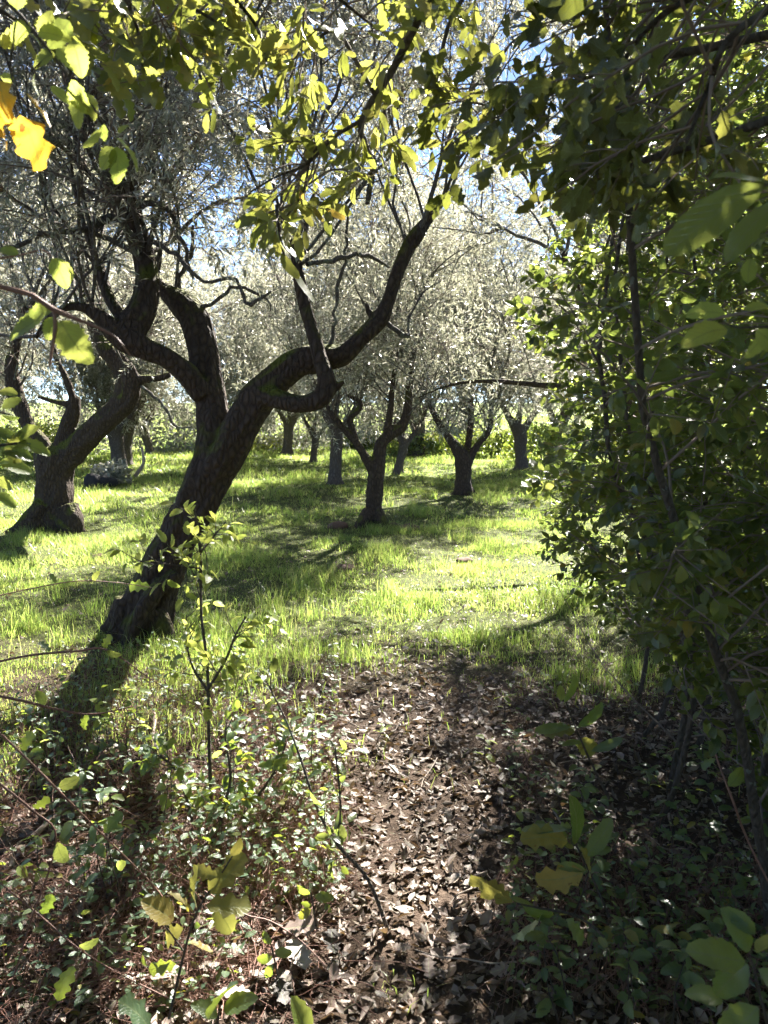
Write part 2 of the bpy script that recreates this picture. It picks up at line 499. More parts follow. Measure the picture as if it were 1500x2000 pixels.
M['yellowing_leaf'] = leaf_mat('yellowing_leaf',
    [(0, (.12, .12, .03)), (.6, (.17, .15, .04)), (1, (.24, .18, .05))], [(0, (.16, .15, .07)), (1, (.22, .18, .08))],
    [(0, (.38, .38, .08)), (1, (.48, .38, .08))], tw=.38, rough=.45, spec=.35, spots=(.68, (.22, .15, .04)))
M['dead_leaf'] = leaf_mat('dead_leaf',
    [(0, (.045, .030, .024)), (.3, (.12, .080, .064)), (.6, (.185, .132, .112)), (.85, (.25, .19, .165)), (1, (.36, .30, .265))],
    [(0, (.06, .042, .03)), (.5, (.15, .105, .08)), (1, (.31, .245, .20))],
    [(0, (.14, .07, .03)), (1, (.36, .22, .10))], tw=.14, rough=.55, spec=.4)
def grass_mat():
    m, nt, out = new_mat('grass'); L = nt.links.new
    r = rand_id(nt); g = N(nt, 'ShaderNodeNewGeometry')
    no = N(nt, 'ShaderNodeTexNoise'); no.inputs['Scale'].default_value = .9; no.inputs['Detail'].default_value = 3; L(g.outputs['Position'], no.inputs['Vector'])
    f = math_(nt, 'ADD', math_(nt, 'MULTIPLY', r, .56), math_(nt, 'MULTIPLY', no.outputs[0], .38))
    c = ramp(nt, f, [(0, (.05, .085, .02)), (.32, (.10, .145, .03)), (.56, (.16, .19, .04)), (.78, (.26, .24, .08)), (1, (.42, .36, .20))])
    t = ramp(nt, f, [(0, (.24, .42, .06)), (.32, (.37, .55, .09)), (.58, (.52, .62, .14)), (.80, (.62, .60, .24)), (1, (.64, .56, .36))])
    bs = N(nt, 'ShaderNodeBsdfPrincipled'); L(c, bs.inputs['Base Color']); bs.inputs['Roughness'].default_value = .38; bs.inputs['Specular IOR Level'].default_value = .5
    tl = N(nt, 'ShaderNodeBsdfTranslucent'); L(t, tl.inputs[0])
    mx = N(nt, 'ShaderNodeMixShader'); mx.inputs[0].default_value = .48
    L(bs.outputs[0], mx.inputs[1]); L(tl.outputs[0], mx.inputs[2]); L(mx.outputs[0], out.inputs[0])
    return m
M['grass'] = grass_mat()

def ground_mat():
    m, nt, out = new_mat('ground'); L = nt.links.new
    g = N(nt, 'ShaderNodeNewGeometry')
    sx = N(nt, 'ShaderNodeSeparateXYZ'); L(g.outputs['Position'], sx.inputs[0])
    n1 = N(nt, 'ShaderNodeTexNoise'); n1.inputs['Scale'].default_value = 1.1; n1.inputs['Detail'].default_value = 5; L(g.outputs['Position'], n1.inputs['Vector'])
    n2 = N(nt, 'ShaderNodeTexNoise'); n2.inputs['Scale'].default_value = 26; n2.inputs['Detail'].default_value = 6; n2.inputs['Roughness'].default_value = .7; L(g.outputs['Position'], n2.inputs['Vector'])
    n3 = N(nt, 'ShaderNodeTexNoise'); n3.inputs['Scale'].default_value = 130; n3.inputs['Detail'].default_value = 3; L(g.outputs['Position'], n3.inputs['Vector'])
    soil = ramp(nt, n2.outputs[0], [(.25, (.035, .024, .017)), (.55, (.075, .052, .037)), (.8, (.13, .095, .07))])
    sod = ramp(nt, n3.outputs[0], [(.25, (.03, .04, .012)), (.5, (.06, .075, .02)), (.75, (.13, .115, .045))])
    k = math_(nt, 'ADD', sx.outputs[1], math_(nt, 'MULTIPLY', math_(nt, 'SUBTRACT', n1.outputs[0], .5), 2.2))
    mr = N(nt, 'ShaderNodeMapRange'); mr.inputs[1].default_value = 4.2; mr.inputs[2].default_value = 5.6; L(k, mr.inputs[0])
    far = N(nt, 'ShaderNodeMapRange'); far.inputs[1].default_value = 14; far.inputs[2].default_value = 32; L(sx.outputs[1], far.inputs[0])
    c = mixc(nt, mr.outputs[0], soil, sod)
    fg = ramp(nt, n2.outputs[0], [(.3, (.10, .15, .028)), (.6, (.17, .21, .045)), (.8, (.26, .26, .08))])
    c = mixc(nt, far.outputs[0], c, fg)
    bs = N(nt, 'ShaderNodeBsdfPrincipled'); L(c, bs.inputs['Base Color']); bs.inputs['Roughness'].default_value = .95; bs.inputs['Specular IOR Level'].default_value = .15
    bu = N(nt, 'ShaderNodeBump'); bu.inputs['Strength'].default_value = .8; bu.inputs['Distance'].default_value = .03
    L(math_(nt, 'ADD', n2.outputs[0], math_(nt, 'MULTIPLY', n3.outputs[0], .4)), bu.inputs['Height']); L(bu.outputs[0], bs.inputs['Normal']); L(bs.outputs[0], out.inputs[0])
    return m

# ------------------------------------------------------------------ ground
def build_ground():
    q = np.linspace(-1, 1, 181)
    xs = np.sign(q) * (14 * np.abs(q) + 240 * np.abs(q) ** 6)
    r = np.linspace(0, 1, 221)
    ys = -30 * (1 - r) ** 6 - 2 * (1 - r) + 30 * r + 380 * r ** 9
    X, Y = np.meshgrid(xs, ys)
    Z = gz(X, Y)
    nx, ny = len(xs), len(ys)
    V = np.stack([X, Y, Z], -1).reshape(-1, 3)
    i = (np.arange(ny - 1) * nx)[:, None]; j = np.arange(nx - 1)[None]
    Q = np.stack([i + j, i + j + 1, i + nx + j + 1, i + nx + j], -1).reshape(-1, 4)
    g = Geo(); g.add(V, Q=Q)
    link('ground', g.mesh('ground', ground_mat()), kind='structure')
build_ground()
# ------------------------------------------------------------------ olive trees
OL = (np.array([(0, 0, 0), (-.105, .5, .035), (0, 1, -.06), (.105, .5, .035)], float), np.array([(0, 2, 1), (0, 3, 2)]),
      np.array([(.5, 0), (0, .5), (.5, 1), (1, .5)], float))

def limb_pts(spec, step=.03):
    """spec rows (u, v, depth, radius in pixels) -> resampled points and radii in metres"""
    rows = []
    for (u, v, Y, r) in spec:
        p = P(u, v, Y); rows.append((*p, r * Y / FPX))
    c = catmull(rows, step)
    return c[:, :3], np.maximum(c[:, 3], .004)

def olive_crown(rng, starts, dirs, rad1, len1=(1.1, 1.9), per2=7, per3=7, nleaf=24, leaf=(.045, .075), zmin=1.0, up1=(.10, -.10), drop=None):
    N1 = len(starts)
    L1 = walk(rng, starts, dirs, rng.uniform(*len1, N1), 11, .17, up1)
    R1 = rad1[:, None] * np.linspace(1, .30, 11)[None]
    s, d, par, t = spawn(rng, L1, per2, .22, 1.0, .4, 1.1)
    L2 = walk(rng, s, d, rng.uniform(.45, .95, len(s)), 6, .18, (.02, -.18))
    R2 = (R1[par, 0] * .42)[:, None] * np.linspace(1, .4, 6)[None]
    s, d, par, t = spawn(rng, L2, per3, .15, 1.0, .3, 1.0)
    L3 = walk(rng, s, d, rng.uniform(.2, .5, len(s)), 3, .18, (-.04, -.38))
    R3 = np.broadcast_to(np.linspace(.0021, .0010, 3), (len(s), 3))
    ok = L3[:, -1, 2] > zmin
    if drop is not None: ok &= ~drop(L3[:, -1])
    L3 = L3[ok]; R3 = R3[ok]
    p, d, par, t = spawn(rng, L3, nleaf, .08, 1.0, .5, 1.05)
    nz = nrm(rng.normal(0, .7, p.shape) + np.array([0, 0, .8]))
    sc = rng.uniform(*leaf, len(p))
    return (L1, R1), (L2, R2), (L3, R3), (p, d, nz, sc)

def limb_starts(rng, limbs, plan):
    """plan: (limb index, count, t0, t1, radius) -> start points on the limbs and directions leaving them"""
    st, di, ra = [], [], []
    for (k, n, t0, t1, r) in plan:
        pts, rad = limbs[k]
        t = np.sort(rng.uniform(t0, t1, n)); t[-1] = t1
        for q in t:
            i = min(int(q * (len(pts) - 1)), len(pts) - 2)
            tan = nrm(pts[i + 1] - pts[i])
            side = nrm(np.cross(tan, rng.normal(0, 1, 3)))
            if side[2] < -.2: side = -side
            w = .9 if q > .97 else .25
            d = nrm(tan * w + side * rng.uniform(.5, 1.0) + np.array([0, 0, .35]))
            st.append(pts[i]); di.append(d); ra.append(min(r, rad[i] * .7))
    return np.array(st), np.array(di), np.array(ra)

def olive_tree(label, specs, plan, seed, step=.03, voxel=.013, extra=(), mat='olive_bark', branch_parts=True, twigs=True, roots=(), k=36, scaffold=(), perS=6, burls=5, scr=.030, slim=.84, group='olive trees in the grove', **crown):
    rng = rng_of(seed)
    limbs = [limb_pts(s, step) for s in specs]
    limbs = [(p, np.maximum(r * slim, .004)) for p, r in limbs]
    base = limbs[0][0][0].copy(); base[2] = float(gz(base[0], base[1]))
    t = thing('olive_tree', base, label, 'tree', group)
    g = Geo()
    for pts, rad in limbs: limb_tube(g, pts, rad, rng, k=k)
    d0 = nrm(limbs[0][0][6] - limbs[0][0][0]); r0 = limbs[0][1][max(1, len(limbs[0][1]) // 7)] * .95   # root flare
    for q in range(6):
        az = q * 1.05 + rng.uniform(-.3, .3); hx = np.array([math.cos(az), math.sin(az), 0.]); rl = r0 * rng.uniform(.75, 1.15)
        rp = np.array([base + np.array([0, 0, r0 * 1.5]) + d0 * .3 * r0 + hx * r0 * .35, base + np.array([0, 0, r0 * .65]) + hx * rl * .85, base + np.array([0, 0, r0 * .16]) + hx * rl * 1.45, base + np.array([0, 0, -r0 * .18]) + hx * rl * 2.1])
        cc = catmull(np.hstack([rp, r0 * np.array([[.42], [.36], [.25], [.1]])]), step); limb_tube(g, cc[:, :3], cc[:, 3], rng, k=16)
    for rt in roots:
        pts, rad = limb_pts(rt, step); limb_tube(g, pts, rad, rng, k=18)
    for pts, rad in limbs:                         # burls and pruning scars
        for _ in range(int(burls * len(pts) * step)):
            i = int(rng.integers(2, len(pts) - 1)); dd = nrm(rng.normal(0, 1, 3)); q = pts[i] + dd * rad[i] * .72
            rr = rad[i] * rng.uniform(.28, .48)
            limb_tube(g, q + np.linspace(-1, 1, 5)[:, None] * dd * rr * .7, rr * np.array([.55, .9, 1., .85, .45]), rng, k=12)
    link('trunk', remeshed(g, 'trunk', M[mat], voxel, base), t)
    st, di, ra = limb_starts(rng, limbs, plan)
    # scaffold branches carry the crown up from the limb ends
    ss, sd, sr = [], [], []
    for (kk, cnt, ln) in scaffold:
        pts, rad = limbs[kk]
        for q in range(cnt):
            i = len(pts) - 1 - int(rng.uniform(0, .22) * len(pts)) if q else len(pts) - 2
            i = min(i, len(pts) - 2)
            tan = nrm(pts[i + 1] - pts[i]); az = rng.uniform(0, 2 * np.pi)
            ss.append(pts[i]); sd.append(nrm(tan * .5 + np.array([math.cos(az) * .6, math.sin(az) * .6, .75]))); sr.append((min(rad[i] * .75, scr), ln * rng.uniform(.75, 1.2)))
    SC = None
    if ss:
        sr = np.array(sr)
        SC = walk(rng, np.array(ss), np.array(sd), sr[:, 1], 14, .13, (.10, .02))
        RS = sr[:, :1] * np.linspace(1, .35, 14)[None]
        p, d, par, tt = spawn(rng, SC, perS, .2, 1.0, .4, 1.0)
        st = np.vstack([st, p]); di = np.vstack([di, d + np.array([0, 0, .12])]); ra = np.concatenate([ra, RS[par, 5] * .6])
    (L1, R1), (L2, R2), (L3, R3), lf = olive_crown(rng, st, di, ra, **crown)
    if branch_parts:
        for i in range(len(L1)):
            gb = Geo(); tubes(gb, L1[i:i + 1], R1[i:i + 1], 6)
            link('branch', gb.mesh('branch', M['olive_branch'], base), t)
        for i in range(0 if SC is None else len(SC)):
            gb = Geo(); tubes(gb, SC[i:i + 1], RS[i:i + 1], 10)
            link('branch', gb.mesh('branch', M['olive_branch'], base), t)
        for sp in extra:
            pts, rad = limb_pts(sp, .05); rad = rad * rng.uniform(.62, .95, len(rad)); pts = pts + rng.normal(0, .007, pts.shape); gb = Geo(); tubes(gb, pts[None], rad[None], 10)
            link('branch', gb.mesh('branch', M['olive_branch'], base), t)
    gt = Geo()
    if not branch_parts:
        tubes(gt, L1, R1, 5)
        if SC is not None: tubes(gt, SC, RS, 6)
    tubes(gt, L2 if branch_parts else L2[::2, ::2], R2 if branch_parts else R2[::2, ::2], 3)
    if twigs: tubes(gt, L3, R3, 3)
    link('twigs', gt.mesh('twigs', M['twig'], base), t, kind='stuff')
    gl = Geo(); scatter(gl, OL, *lf)
    link('crown', gl.mesh('crown', M['olive_leaf'], base), t, kind='stuff')
    return t

# the leaning tree with the forked trunk, nearest the camera
D0 = float(G(288, 1240)[1])
MAIN = [
    [(258, 1290, D0, 78), (275, 1240, D0, 62), (296, 1170, D0, 50), (322, 1100, D0, 49), (352, 1040, D0, 47), (388, 980, D0, 46), (412, 920, D0 + .02, 47), (418, 860, D0 + .05, 38), (412, 790, D0 + .1, 35), (402, 730, D0 + .15, 34), (392, 670, D0 + .18, 33), (377, 622, D0 + .2, 33), (352, 590, D0 + .22, 28), (328, 572, D0 + .25, 20), (312, 556, D0 + .27, 11), (306, 538, D0 + .28, 5)],
    [(395, 960, D0, 40), (440, 890, D0 - .02, 44), (472, 830, D0 - .04, 43), (500, 780, D0 - .06, 40), (540, 738, D0 - .08, 34), (585, 705, D0 - .1, 33), (630, 700, D0 - .12, 30), (670, 692, D0 - .12, 24), (705, 660, D0 - .12, 20), (740, 625, D0 - .1, 19), (757, 590, D0 - .08, 14), (775, 535, D0 - .05, 15), (797, 485, D0, 16), (812, 462, D0, 17), (828, 440, D0 + .05, 13), (848, 415, D0 + .1, 9), (868, 385, D0 + .12, 6), (880, 350, D0 + .15, 4)],
    [(500, 765, D0 - .1, 24), (545, 782, D0 - .2, 23), (590, 790, D0 - .27, 22), (628, 776, D0 - .3, 26), (638, 745, D0 - .3, 24), (625, 705, D0 - .28, 18), (610, 650, D0 - .25, 16), (595, 600, D0 - .22, 15), (585, 550, D0 - .2, 14), (577, 500, D0 - .15, 13), (566, 460, D0 - .12, 15), (552, 432, D0 - .1, 11)],
    [(632, 770, D0 - .3, 14), (655, 757, D0 - .31, 9), (672, 745, D0 - .32, 5)],
    [(395, 770, D0 + .05, 26), (362, 728, D0 - .02, 25), (325, 698, D0 - .08, 24), (285, 680, D0 - .12, 26), (245, 660, D0 - .15, 30), (215, 640, D0 - .18, 22), (190, 615, D0 - .2, 16), (165, 600, D0 - .22, 12), (130, 600, D0 - .25, 9), (95, 625, D0 - .28, 8), (70, 660, D0 - .3, 6)],
    [(225, 660, D0 - .14, 30), (262, 630, D0 - .1, 36), (282, 590, D0 - .04, 32), (287, 550, D0, 27), (283, 510, D0 + .04, 25), (272, 465, D0 + .08, 24), (255, 425, D0 + .12, 27), (247, 385, D0 + .15, 31), (245, 350, D0 + .18, 31)],
    [(240, 625, D0 - .12, 14), (215, 585, D0 - .05, 14), (203, 555, D0, 13), (192, 520, D0 + .05, 14), (182, 508, D0 + .06, 8)],
    [(738, 628, D0 - .1, 10), (722, 612, D0 - .08, 8), (716, 592, D0 - .08, 6)],
]
MAIN = [[(u, v, Y, r if v > 1100 else r * .93) for (u, v, Y, r) in L] for L in MAIN]
MAIN_EXTRA = [
    [(325, 572, D0 + .25, 9), (303, 530, D0 + .27, 7), (312, 480, D0 + .3, 5), (296, 430, D0 + .3, 4), (310, 380, D0 + .3, 3)],
    [(345, 585, D0 + .25, 8), (350, 540, D0 + .27, 6), (372, 500, D0 + .3, 5), (378, 440, D0 + .3, 3)],
    [(740, 615, D0 - .1, 8), (765, 640, D0 - .08, 7), (790, 658, D0 - .05, 6), (800, 650, D0, 4), (795, 630, D0, 3), (830, 565, D0 + .1, 2), (860, 550, D0 + .1, 1.5)],
    [(258, 420, D0 + .12, 11), (215, 428, D0 + .1, 10), (175, 445, D0, 9), (130, 452, D0 - .1, 8), (80, 458, D0 - .2, 7), (30, 480, D0 - .3, 5), (-20, 490, D0 - .4, 4)],
    [(600, 515, D0 - .2, 6), (635, 508, D0 - .1, 6), (680, 502, D0, 6), (720, 500, D0 + .1, 5), (760, 520, D0 + .2, 3)],
    [(270, 395, D0 + .1, 8), (310, 400, D0 + .05, 8), (335, 415, D0 + .05, 6), (345, 445, D0, 6), (362, 490, D0, 5), (375, 545, D0, 4)],
    [(300, 470, D0, 6), (330, 492, D0 - .1, 6), (360, 515, D0 - .15, 5), (400, 550, D0 - .2, 4), (460, 545, D0 - .2, 4), (480, 590, D0 - .2, 5), (505, 590, D0 - .2, 5), (530, 570, D0 - .2, 3)],
    [(345, 580, D0 + .2, 8), (400, 600, D0 + .2, 5), (440, 570, D0 + .2, 4), (462, 562, D0 + .2, 4), (525, 585, D0 + .2, 3), (530, 610, D0 + .2, 2)],
    [(645, 690, D0 - .1, 6), (652, 640, D0 - .05, 5), (662, 560, D0, 4), (675, 490, D0, 3.5), (680, 400, D0, 3)],
    [(320, 380, D0 + .1, 7), (345, 330, D0 + .1, 7), (355, 300, D0 + .1, 6), (330, 240, D0 + .1, 4), (345, 150, D0 + .1, 3)],
    [(300, 350, D0, 5), (298, 250, D0, 5), (292, 180, D0, 4), (300, 90, D0, 3), (290, 20, D0, 3)],
    [(725, 440, D0 - .2, 4), (745, 470, D0 - .2, 4), (715, 400, D0 - .2, 6), (728, 350, D0 - .3, 6), (725, 290, D0 - .4, 5)][2:],
    [(845, 418, D0, 6), (880, 380, D0, 5), (900, 310, D0, 4), (930, 250, D0, 3), (970, 200, D0, 2)],
    [(552, 435, D0 - .1, 8), (560, 410, D0 - .1, 7), (610, 400, D0 - .1, 7), (660, 392, D0 - .1, 6), (720, 300, D0, 4), (760, 200, D0, 3)],
]
olive_tree('leaning old olive with mossy trunk forked into two thick twisting limbs', MAIN,
           scaffold=[(1, 2, 1.8), (2, 3, 1.9), (5, 8, 2.3), (4, 2, 1.6), (6, 2, 1.8)], plan=[(0, 2, .9, 1., .012), (1, 6, .74, 1., .010), (2, 7, .72, 1., .013), (4, 5, .6, 1., .012), (5, 16, .45, 1., .02), (6, 4, .5, 1., .012)], seed=11,
           extra=MAIN_EXTRA, voxel=.0135, step=.02, k=52, burls=9, scr=.017, zmin=2.0, per2=7, per3=6, nleaf=18, leaf=(.046, .074), len1=(1.2, 2.1), up1=(.16, -.06),
           roots=[[(290, 1190, D0 - .05, 30), (255, 1235, D0 - .12, 26), (225, 1268, D0 - .2, 18), (190, 1306, D0 - .30, 12), (160, 1330, D0 - .35, 6)],
                  [(300, 1200, D0 - .1, 24), (322, 1245, D0 - .16, 20), (335, 1285, D0 - .2, 9)],
                  [(345, 1120, D0 - .14, 10), (300, 1160, D0 - .2, 16), (268, 1215, D0 - .22, 17), (240, 1270, D0 - .25, 8)]])

# the stout tree at the left with the hollow fork
D1 = float(G(102, 1032)[1])
olive_tree('stout old olive with flared roots and a broken stump between its limbs', [
    [(105, 1050, D1, 56), (104, 1020, D1, 46), (106, 980, D1, 40), (106, 940, D1, 39), (108, 905, D1, 42), (112, 885, D1, 40)],
    [(120, 905, D1, 30), (150, 872, D1, 28), (185, 838, D1 - .05, 26), (222, 805, D1 - .1, 25), (247, 772, D1 - .1, 25), (248, 738, D1 - .1, 24), (228, 706, D1 - .05, 20), (205, 680, D1, 18), (185, 640, D1 + .1, 15), (170, 590, D1 + .2, 12), (160, 540, D1 + .3, 9)],
    [(92, 905, D1, 26), (82, 868, D1 + .05, 18), (60, 838, D1 + .1, 16), (42, 800, D1 + .15, 18), (28, 760, D1 + .2, 17), (22, 715, D1 + .2, 14), (35, 660, D1 + .3, 9), (50, 600, D1 + .4, 7)],
    [(112, 900, D1 + .05, 17), (122, 860, D1 + .05, 15), (136, 820, D1 + .05, 17), (146, 792, D1 + .05, 13), (152, 775, D1 + .05, 6)],
    [(258, 745, D1 - .1, 12), (285, 740, D1 - .1, 9), (310, 738, D1 - .1, 8), (332, 732, D1 - .1, 7)],
    [(146, 795, D1, 8), (138, 765, D1, 8), (125, 730, D1, 7), (112, 705, D1, 6), (100, 660, D1, 5)],
    [(140, 790, D1, 7), (110, 785, D1, 6), (75, 775, D1, 4)]],
    [(1, 13, .5, 1., .018), (2, 11, .45, 1., .016), (4, 3, .5, 1., .010), (5, 4, .6, 1., .010)], 21, burls=2, scaffold=[(1, 6, 2.4), (2, 6, 2.4), (5, 2, 1.8)], voxel=.02, step=.035,
    extra=[[(272, 752, D1 - .1, 4), (300, 775, D1 - .1, 4), (325, 800, D1 - .1, 4), (340, 830, D1, 3), (375, 835, D1, 2)]],
    zmin=1.5, per3=6, nleaf=14, leaf=(.05, .08), len1=(1.1, 2.0),
    roots=[[(85, 990, D1 - .15, 22), (62, 1015, D1 - .25, 18), (35, 1035, D1 - .35, 12), (5, 1045, D1 - .4, 5)],
           [(130, 990, D1 - .15, 20), (143, 1020, D1 - .2, 18), (152, 1048, D1 - .22, 8)]])

# the slender young tree in the middle of the clearing
D2 = float(G(727, 1028)[1])
olive_tree('slender young olive standing alone in the middle of the clearing', [
    [(725, 1042, D2, 27), (726, 1020, D2, 18), (730, 985, D2, 17), (733, 945, D2, 17), (736, 915, D2, 17), (740, 890, D2, 13), (745, 865, D2, 12), (765, 845, D2, 13), (785, 832, D2, 12), (795, 805, D2, 10), (798, 775, D2, 8), (800, 735, D2 + .1, 6), (810, 690, D2 + .2, 4)],
    [(733, 925, D2, 13), (712, 890, D2 - .05, 10), (694, 862, D2 - .1, 9), (672, 838, D2 - .15, 8), (652, 815, D2 - .2, 7), (640, 795, D2 - .2, 5), (620, 760, D2 - .2, 4)],
    [(696, 866, D2 - .1, 8), (688, 838, D2 - .1, 7), (683, 818, D2 - .1, 7), (700, 800, D2 - .1, 6), (703, 785, D2 - .1, 5), (680, 772, D2 - .1, 4)],
    [(752, 860, D2, 8), (758, 825, D2 - .05, 8), (762, 795, D2 - .05, 7), (765, 765, D2, 6), (770, 720, D2, 4)],
    [(780, 838, D2, 7), (770, 850, D2 + .1, 6), (762, 790, D2 + .15, 5)][:2]],
    [(0, 13, .62, 1., .013), (1, 9, .5, 1., .011), (2, 6, .5, 1., .010), (3, 7, .4, 1., .011)], 31, scaffold=[(0, 4, 1.9), (1, 3, 1.7), (3, 4, 1.9)], voxel=.017, step=.03, twigs=False,
    zmin=1.75, per3=6, nleaf=11, leaf=(.05, .08), len1=(.9, 1.7), up1=(.2, -.05),
    roots=[[(722, 1000, D2 - .05, 14), (705, 1025, D2 - .15, 11), (690, 1040, D2 - .2, 4)], [(735, 1000, D2 - .05, 12), (752, 1028, D2 - .15, 9), (765, 1040, D2 - .2, 4)]])

# the squat tree behind it on the right
D5 = float(G(905, 966)[1])
olive_tree('squat olive with a short thick trunk and crown drooping to head height', [
    [(905, 978, D5, 26), (905, 955, D5, 20), (905, 925, D5, 19), (905, 900, D5, 20), (900, 885, D5, 17), (882, 860, D5, 10), (865, 838, D5, 8), (850, 812, D5, 7), (835, 780, D5, 5)],
    [(910, 905, D5, 14), (922, 885, D5, 9), (935, 865, D5, 7), (955, 840, D5, 6), (960, 790, D5, 5)],
    [(905, 900, D5, 12), (915, 860, D5 + .2, 8), (920, 800, D5 + .3, 7), (915, 740, D5 + .4, 6), (910, 690, D5 + .5, 4)]],
    [(0, 12, .6, 1., .014), (1, 11, .4, 1., .014), (2, 14, .35, 1., .014)], 41, scaffold=[(0, 4, 2.3), (1, 4, 2.3), (2, 5, 2.5)], voxel=.022, step=.05, branch_parts=True,
    zmin=.95, per3=6, nleaf=11, leaf=(.065, .10), len1=(1.3, 2.2), up1=(.14, -.16), twigs=False)

# the tree behind the shrub that sends a long level bough to the left
D9 = 9.0
olive_tree('olive hidden behind the shrub, sending one long bare bough leftwards', [
    [(1290, 1085, D9, 36), (1288, 1040, D9, 27), (1285, 980, D9, 25), (1290, 920, D9, 24), (1292, 870, D9, 23), (1285, 810, D9, 17), (1300, 740, D9, 13), (1320, 650, D9 + .2, 10), (1310, 560, D9 + .3, 7)],
    [(1288, 860, D9, 14), (1240, 800, D9 - .1, 11), (1180, 770, D9 - .1, 10), (1110, 757, D9 - .1, 8), (1060, 752, D9 - .1, 7), (990, 746, D9 - .1, 6.5), (920, 745, D9, 4.5), (860, 758, D9, 3.2), (800, 785, D9, 1.2)],
    [(1295, 840, D9, 12), (1340, 770, D9, 10), (1400, 690, D9, 8), (1430, 600, D9, 6)],
    [(1290, 850, D9, 13), (1240, 740, D9 - .1, 11), (1180, 630, D9 - .2, 9), (1120, 540, D9 - .3, 7), (1090, 470, D9 - .3, 5)]],
    [(0, 12, .5, 1., .016), (1, 7, .45, 1., .007), (2, 9, .4, 1., .014), (3, 10, .35, 1., .014)], 51, scaffold=[(0, 6, 2.2), (2, 4, 2.2), (3, 3, 2.0)], voxel=.021, step=.04,
    zmin=1.7, per3=6, nleaf=12, twigs=False, leaf=(.05, .08), len1=(.9, 1.9), up1=(.10, -.10))

# farther trees
def far_olive(label, u, v, fork, lean, w, seed, zmin=.75, spread=1.0, nleaf=11, leaf=(.095, .135), two=False):
    b = G(u, v); D = float(b[1]); px = FPX / D
    r = w / 2
    h = (v - fork)
    tr = [(u, v + 8, D, r * 1.5), (u, v - h * .15, D, r * 1.1), (u + lean * .5, v - h * .55, D, r), (u + lean, fork, D, r * 1.05), (u + lean * 1.3 - .25 * px, fork - .4 * px, D, r * .6), (u + lean * 1.4 - .55 * px * spread, fork - 1.0 * px, D, r * .4)]
    l2 = [(u + lean * .9, fork + 4, D, r * .8), (u + lean + .3 * px, fork - .35 * px, D + .1, r * .55), (u + lean + .6 * px * spread, fork - .9 * px, D + .2, r * .35)]
    l3 = [(u + lean * .9, fork + 4, D, r * .7), (u + lean, fork - .4 * px, D + .4, r * .5), (u + lean + .1 * px, fork - 1.1 * px, D + .6, r * .3)]
    return olive_tree(label, [tr, l2, l3], [(0, 11, .5, 1., .016), (1, 11, .4, 1., .015), (2, 11, .4, 1., .015)], seed, scaffold=[(0, 4, 2.6), (1, 4, 2.6), (2, 4, 2.8)], perS=5, step=.07, voxel=.05,
                      mat='olive_bark_hazed', branch_parts=False, twigs=False, k=18, zmin=zmin, per2=6, per3=5, nleaf=nleaf, leaf=leaf, len1=(1.3, 2.4), up1=(.12, -.24))

far_a = far_olive('straight-trunked olive standing just behind the slender young one', 655, 946, 845, 2, 26, 61)
far_b = far_olive('pale twin-stemmed olive seen between the slender and the squat olives', 778, 926, 870, 10, 20, 62, zmin=.8)
far_c = far_olive('olive rising behind the black lump near the stout left tree', 232, 915, 850, -6, 30, 63, zmin=.8)
far_d = far_olive('olive with shaded trunk at the edge of the big right shrub', 1018, 918, 845, -4, 26, 64, zmin=.9)
far_e = far_olive('thin far olive before the dark bushes, left of the straight trunk', 612, 903, 855, 3, 15, 65, zmin=.8)
far_f = far_olive('olive behind the leaning tree, its trunk hidden by the fork', 430, 915, 850, 5, 26, 66, zmin=.75)

def copy_tree(src, loc, rz, sc, label):
    o = src.copy(); COL.objects.link(o)
    o.location = loc; o.rotation_euler = (0, 0, rz); o.scale = (sc, sc, sc); o['label'] = label
    for ch in src.children:
        c = ch.copy(); COL.objects.link(c); c.parent = o
    return o
FILL = [(far_c, -11.5, 21, 'olive at the left edge, next but one behind the stout tree'), (far_b, -17, 31, 'olive of the back row beyond the left edge gap'),
        (far_a, -9.5, 17, 'olive filling the gap at the far left edge behind the stout tree'),
        (far_c, 1.2, 27, 'far olive in the row behind the twin-stemmed one'),
        (far_d, -3.5, 28, 'far olive in the back row above the leaning tree fork'),
        (far_f, 5.5, 25, 'far olive in the back row just left of the big shrub'),
        (far_a, 8.5, 18, 'olive screened by the upper leaves of the big shrub'),
        (far_b, -8.2, 27, 'far olive in the back row left of the stout tree limbs'),
        (far_e, -13.5, 26, 'last olive of the back row at the left edge'),
        (far_f, 11.5, 27, 'last olive of the back row behind the shrub'),
        (far_c, -5.5, 37, 'olive on the far bank left of the leaning tree'),
        (far_d, 3.8, 36, 'olive on the far bank above the squat tree'),
        (far_b, -.8, 38, 'olive on the far bank above the straight trunk'),
        (far_a, 9.5, 38, 'olive on the far bank towards the shrub'),
        (far_f, -13, 38, 'olive on the far bank at the left edge'),
        (far_e, 15.5, 36, 'olive on the far bank hidden behind the shrub'),
        (far_c, -7.4, 22, 'olive between the stout tree and the leaning one, further back'),
        (far_d, 6.2, 19.5, 'olive whose crown hangs behind the edge of the shrub')]
for i, (src, x, y, lab) in enumerate(FILL):
    copy_tree(src, (x, y, float(gz(x, y))), 1.3 + i * 2.1, 1.05 + .08 * (i % 4) + (.25 if y > 30 else 0), lab)
# ------------------------------------------------------------------ grass
def turf(x, y):
    """0 on the leafy path and under the shrub, 1 in the meadow"""
    n = fbm(x * .9 + 11, y * .9 + 3, 3) - .5
    edge = 4.45 + 2.2 * n - 1.5 * (1 - sstep(-1.0, -.3, x)) + .1 * sstep(.6, 1.6, x)
    return sstep(edge - .45, edge + .75, y)

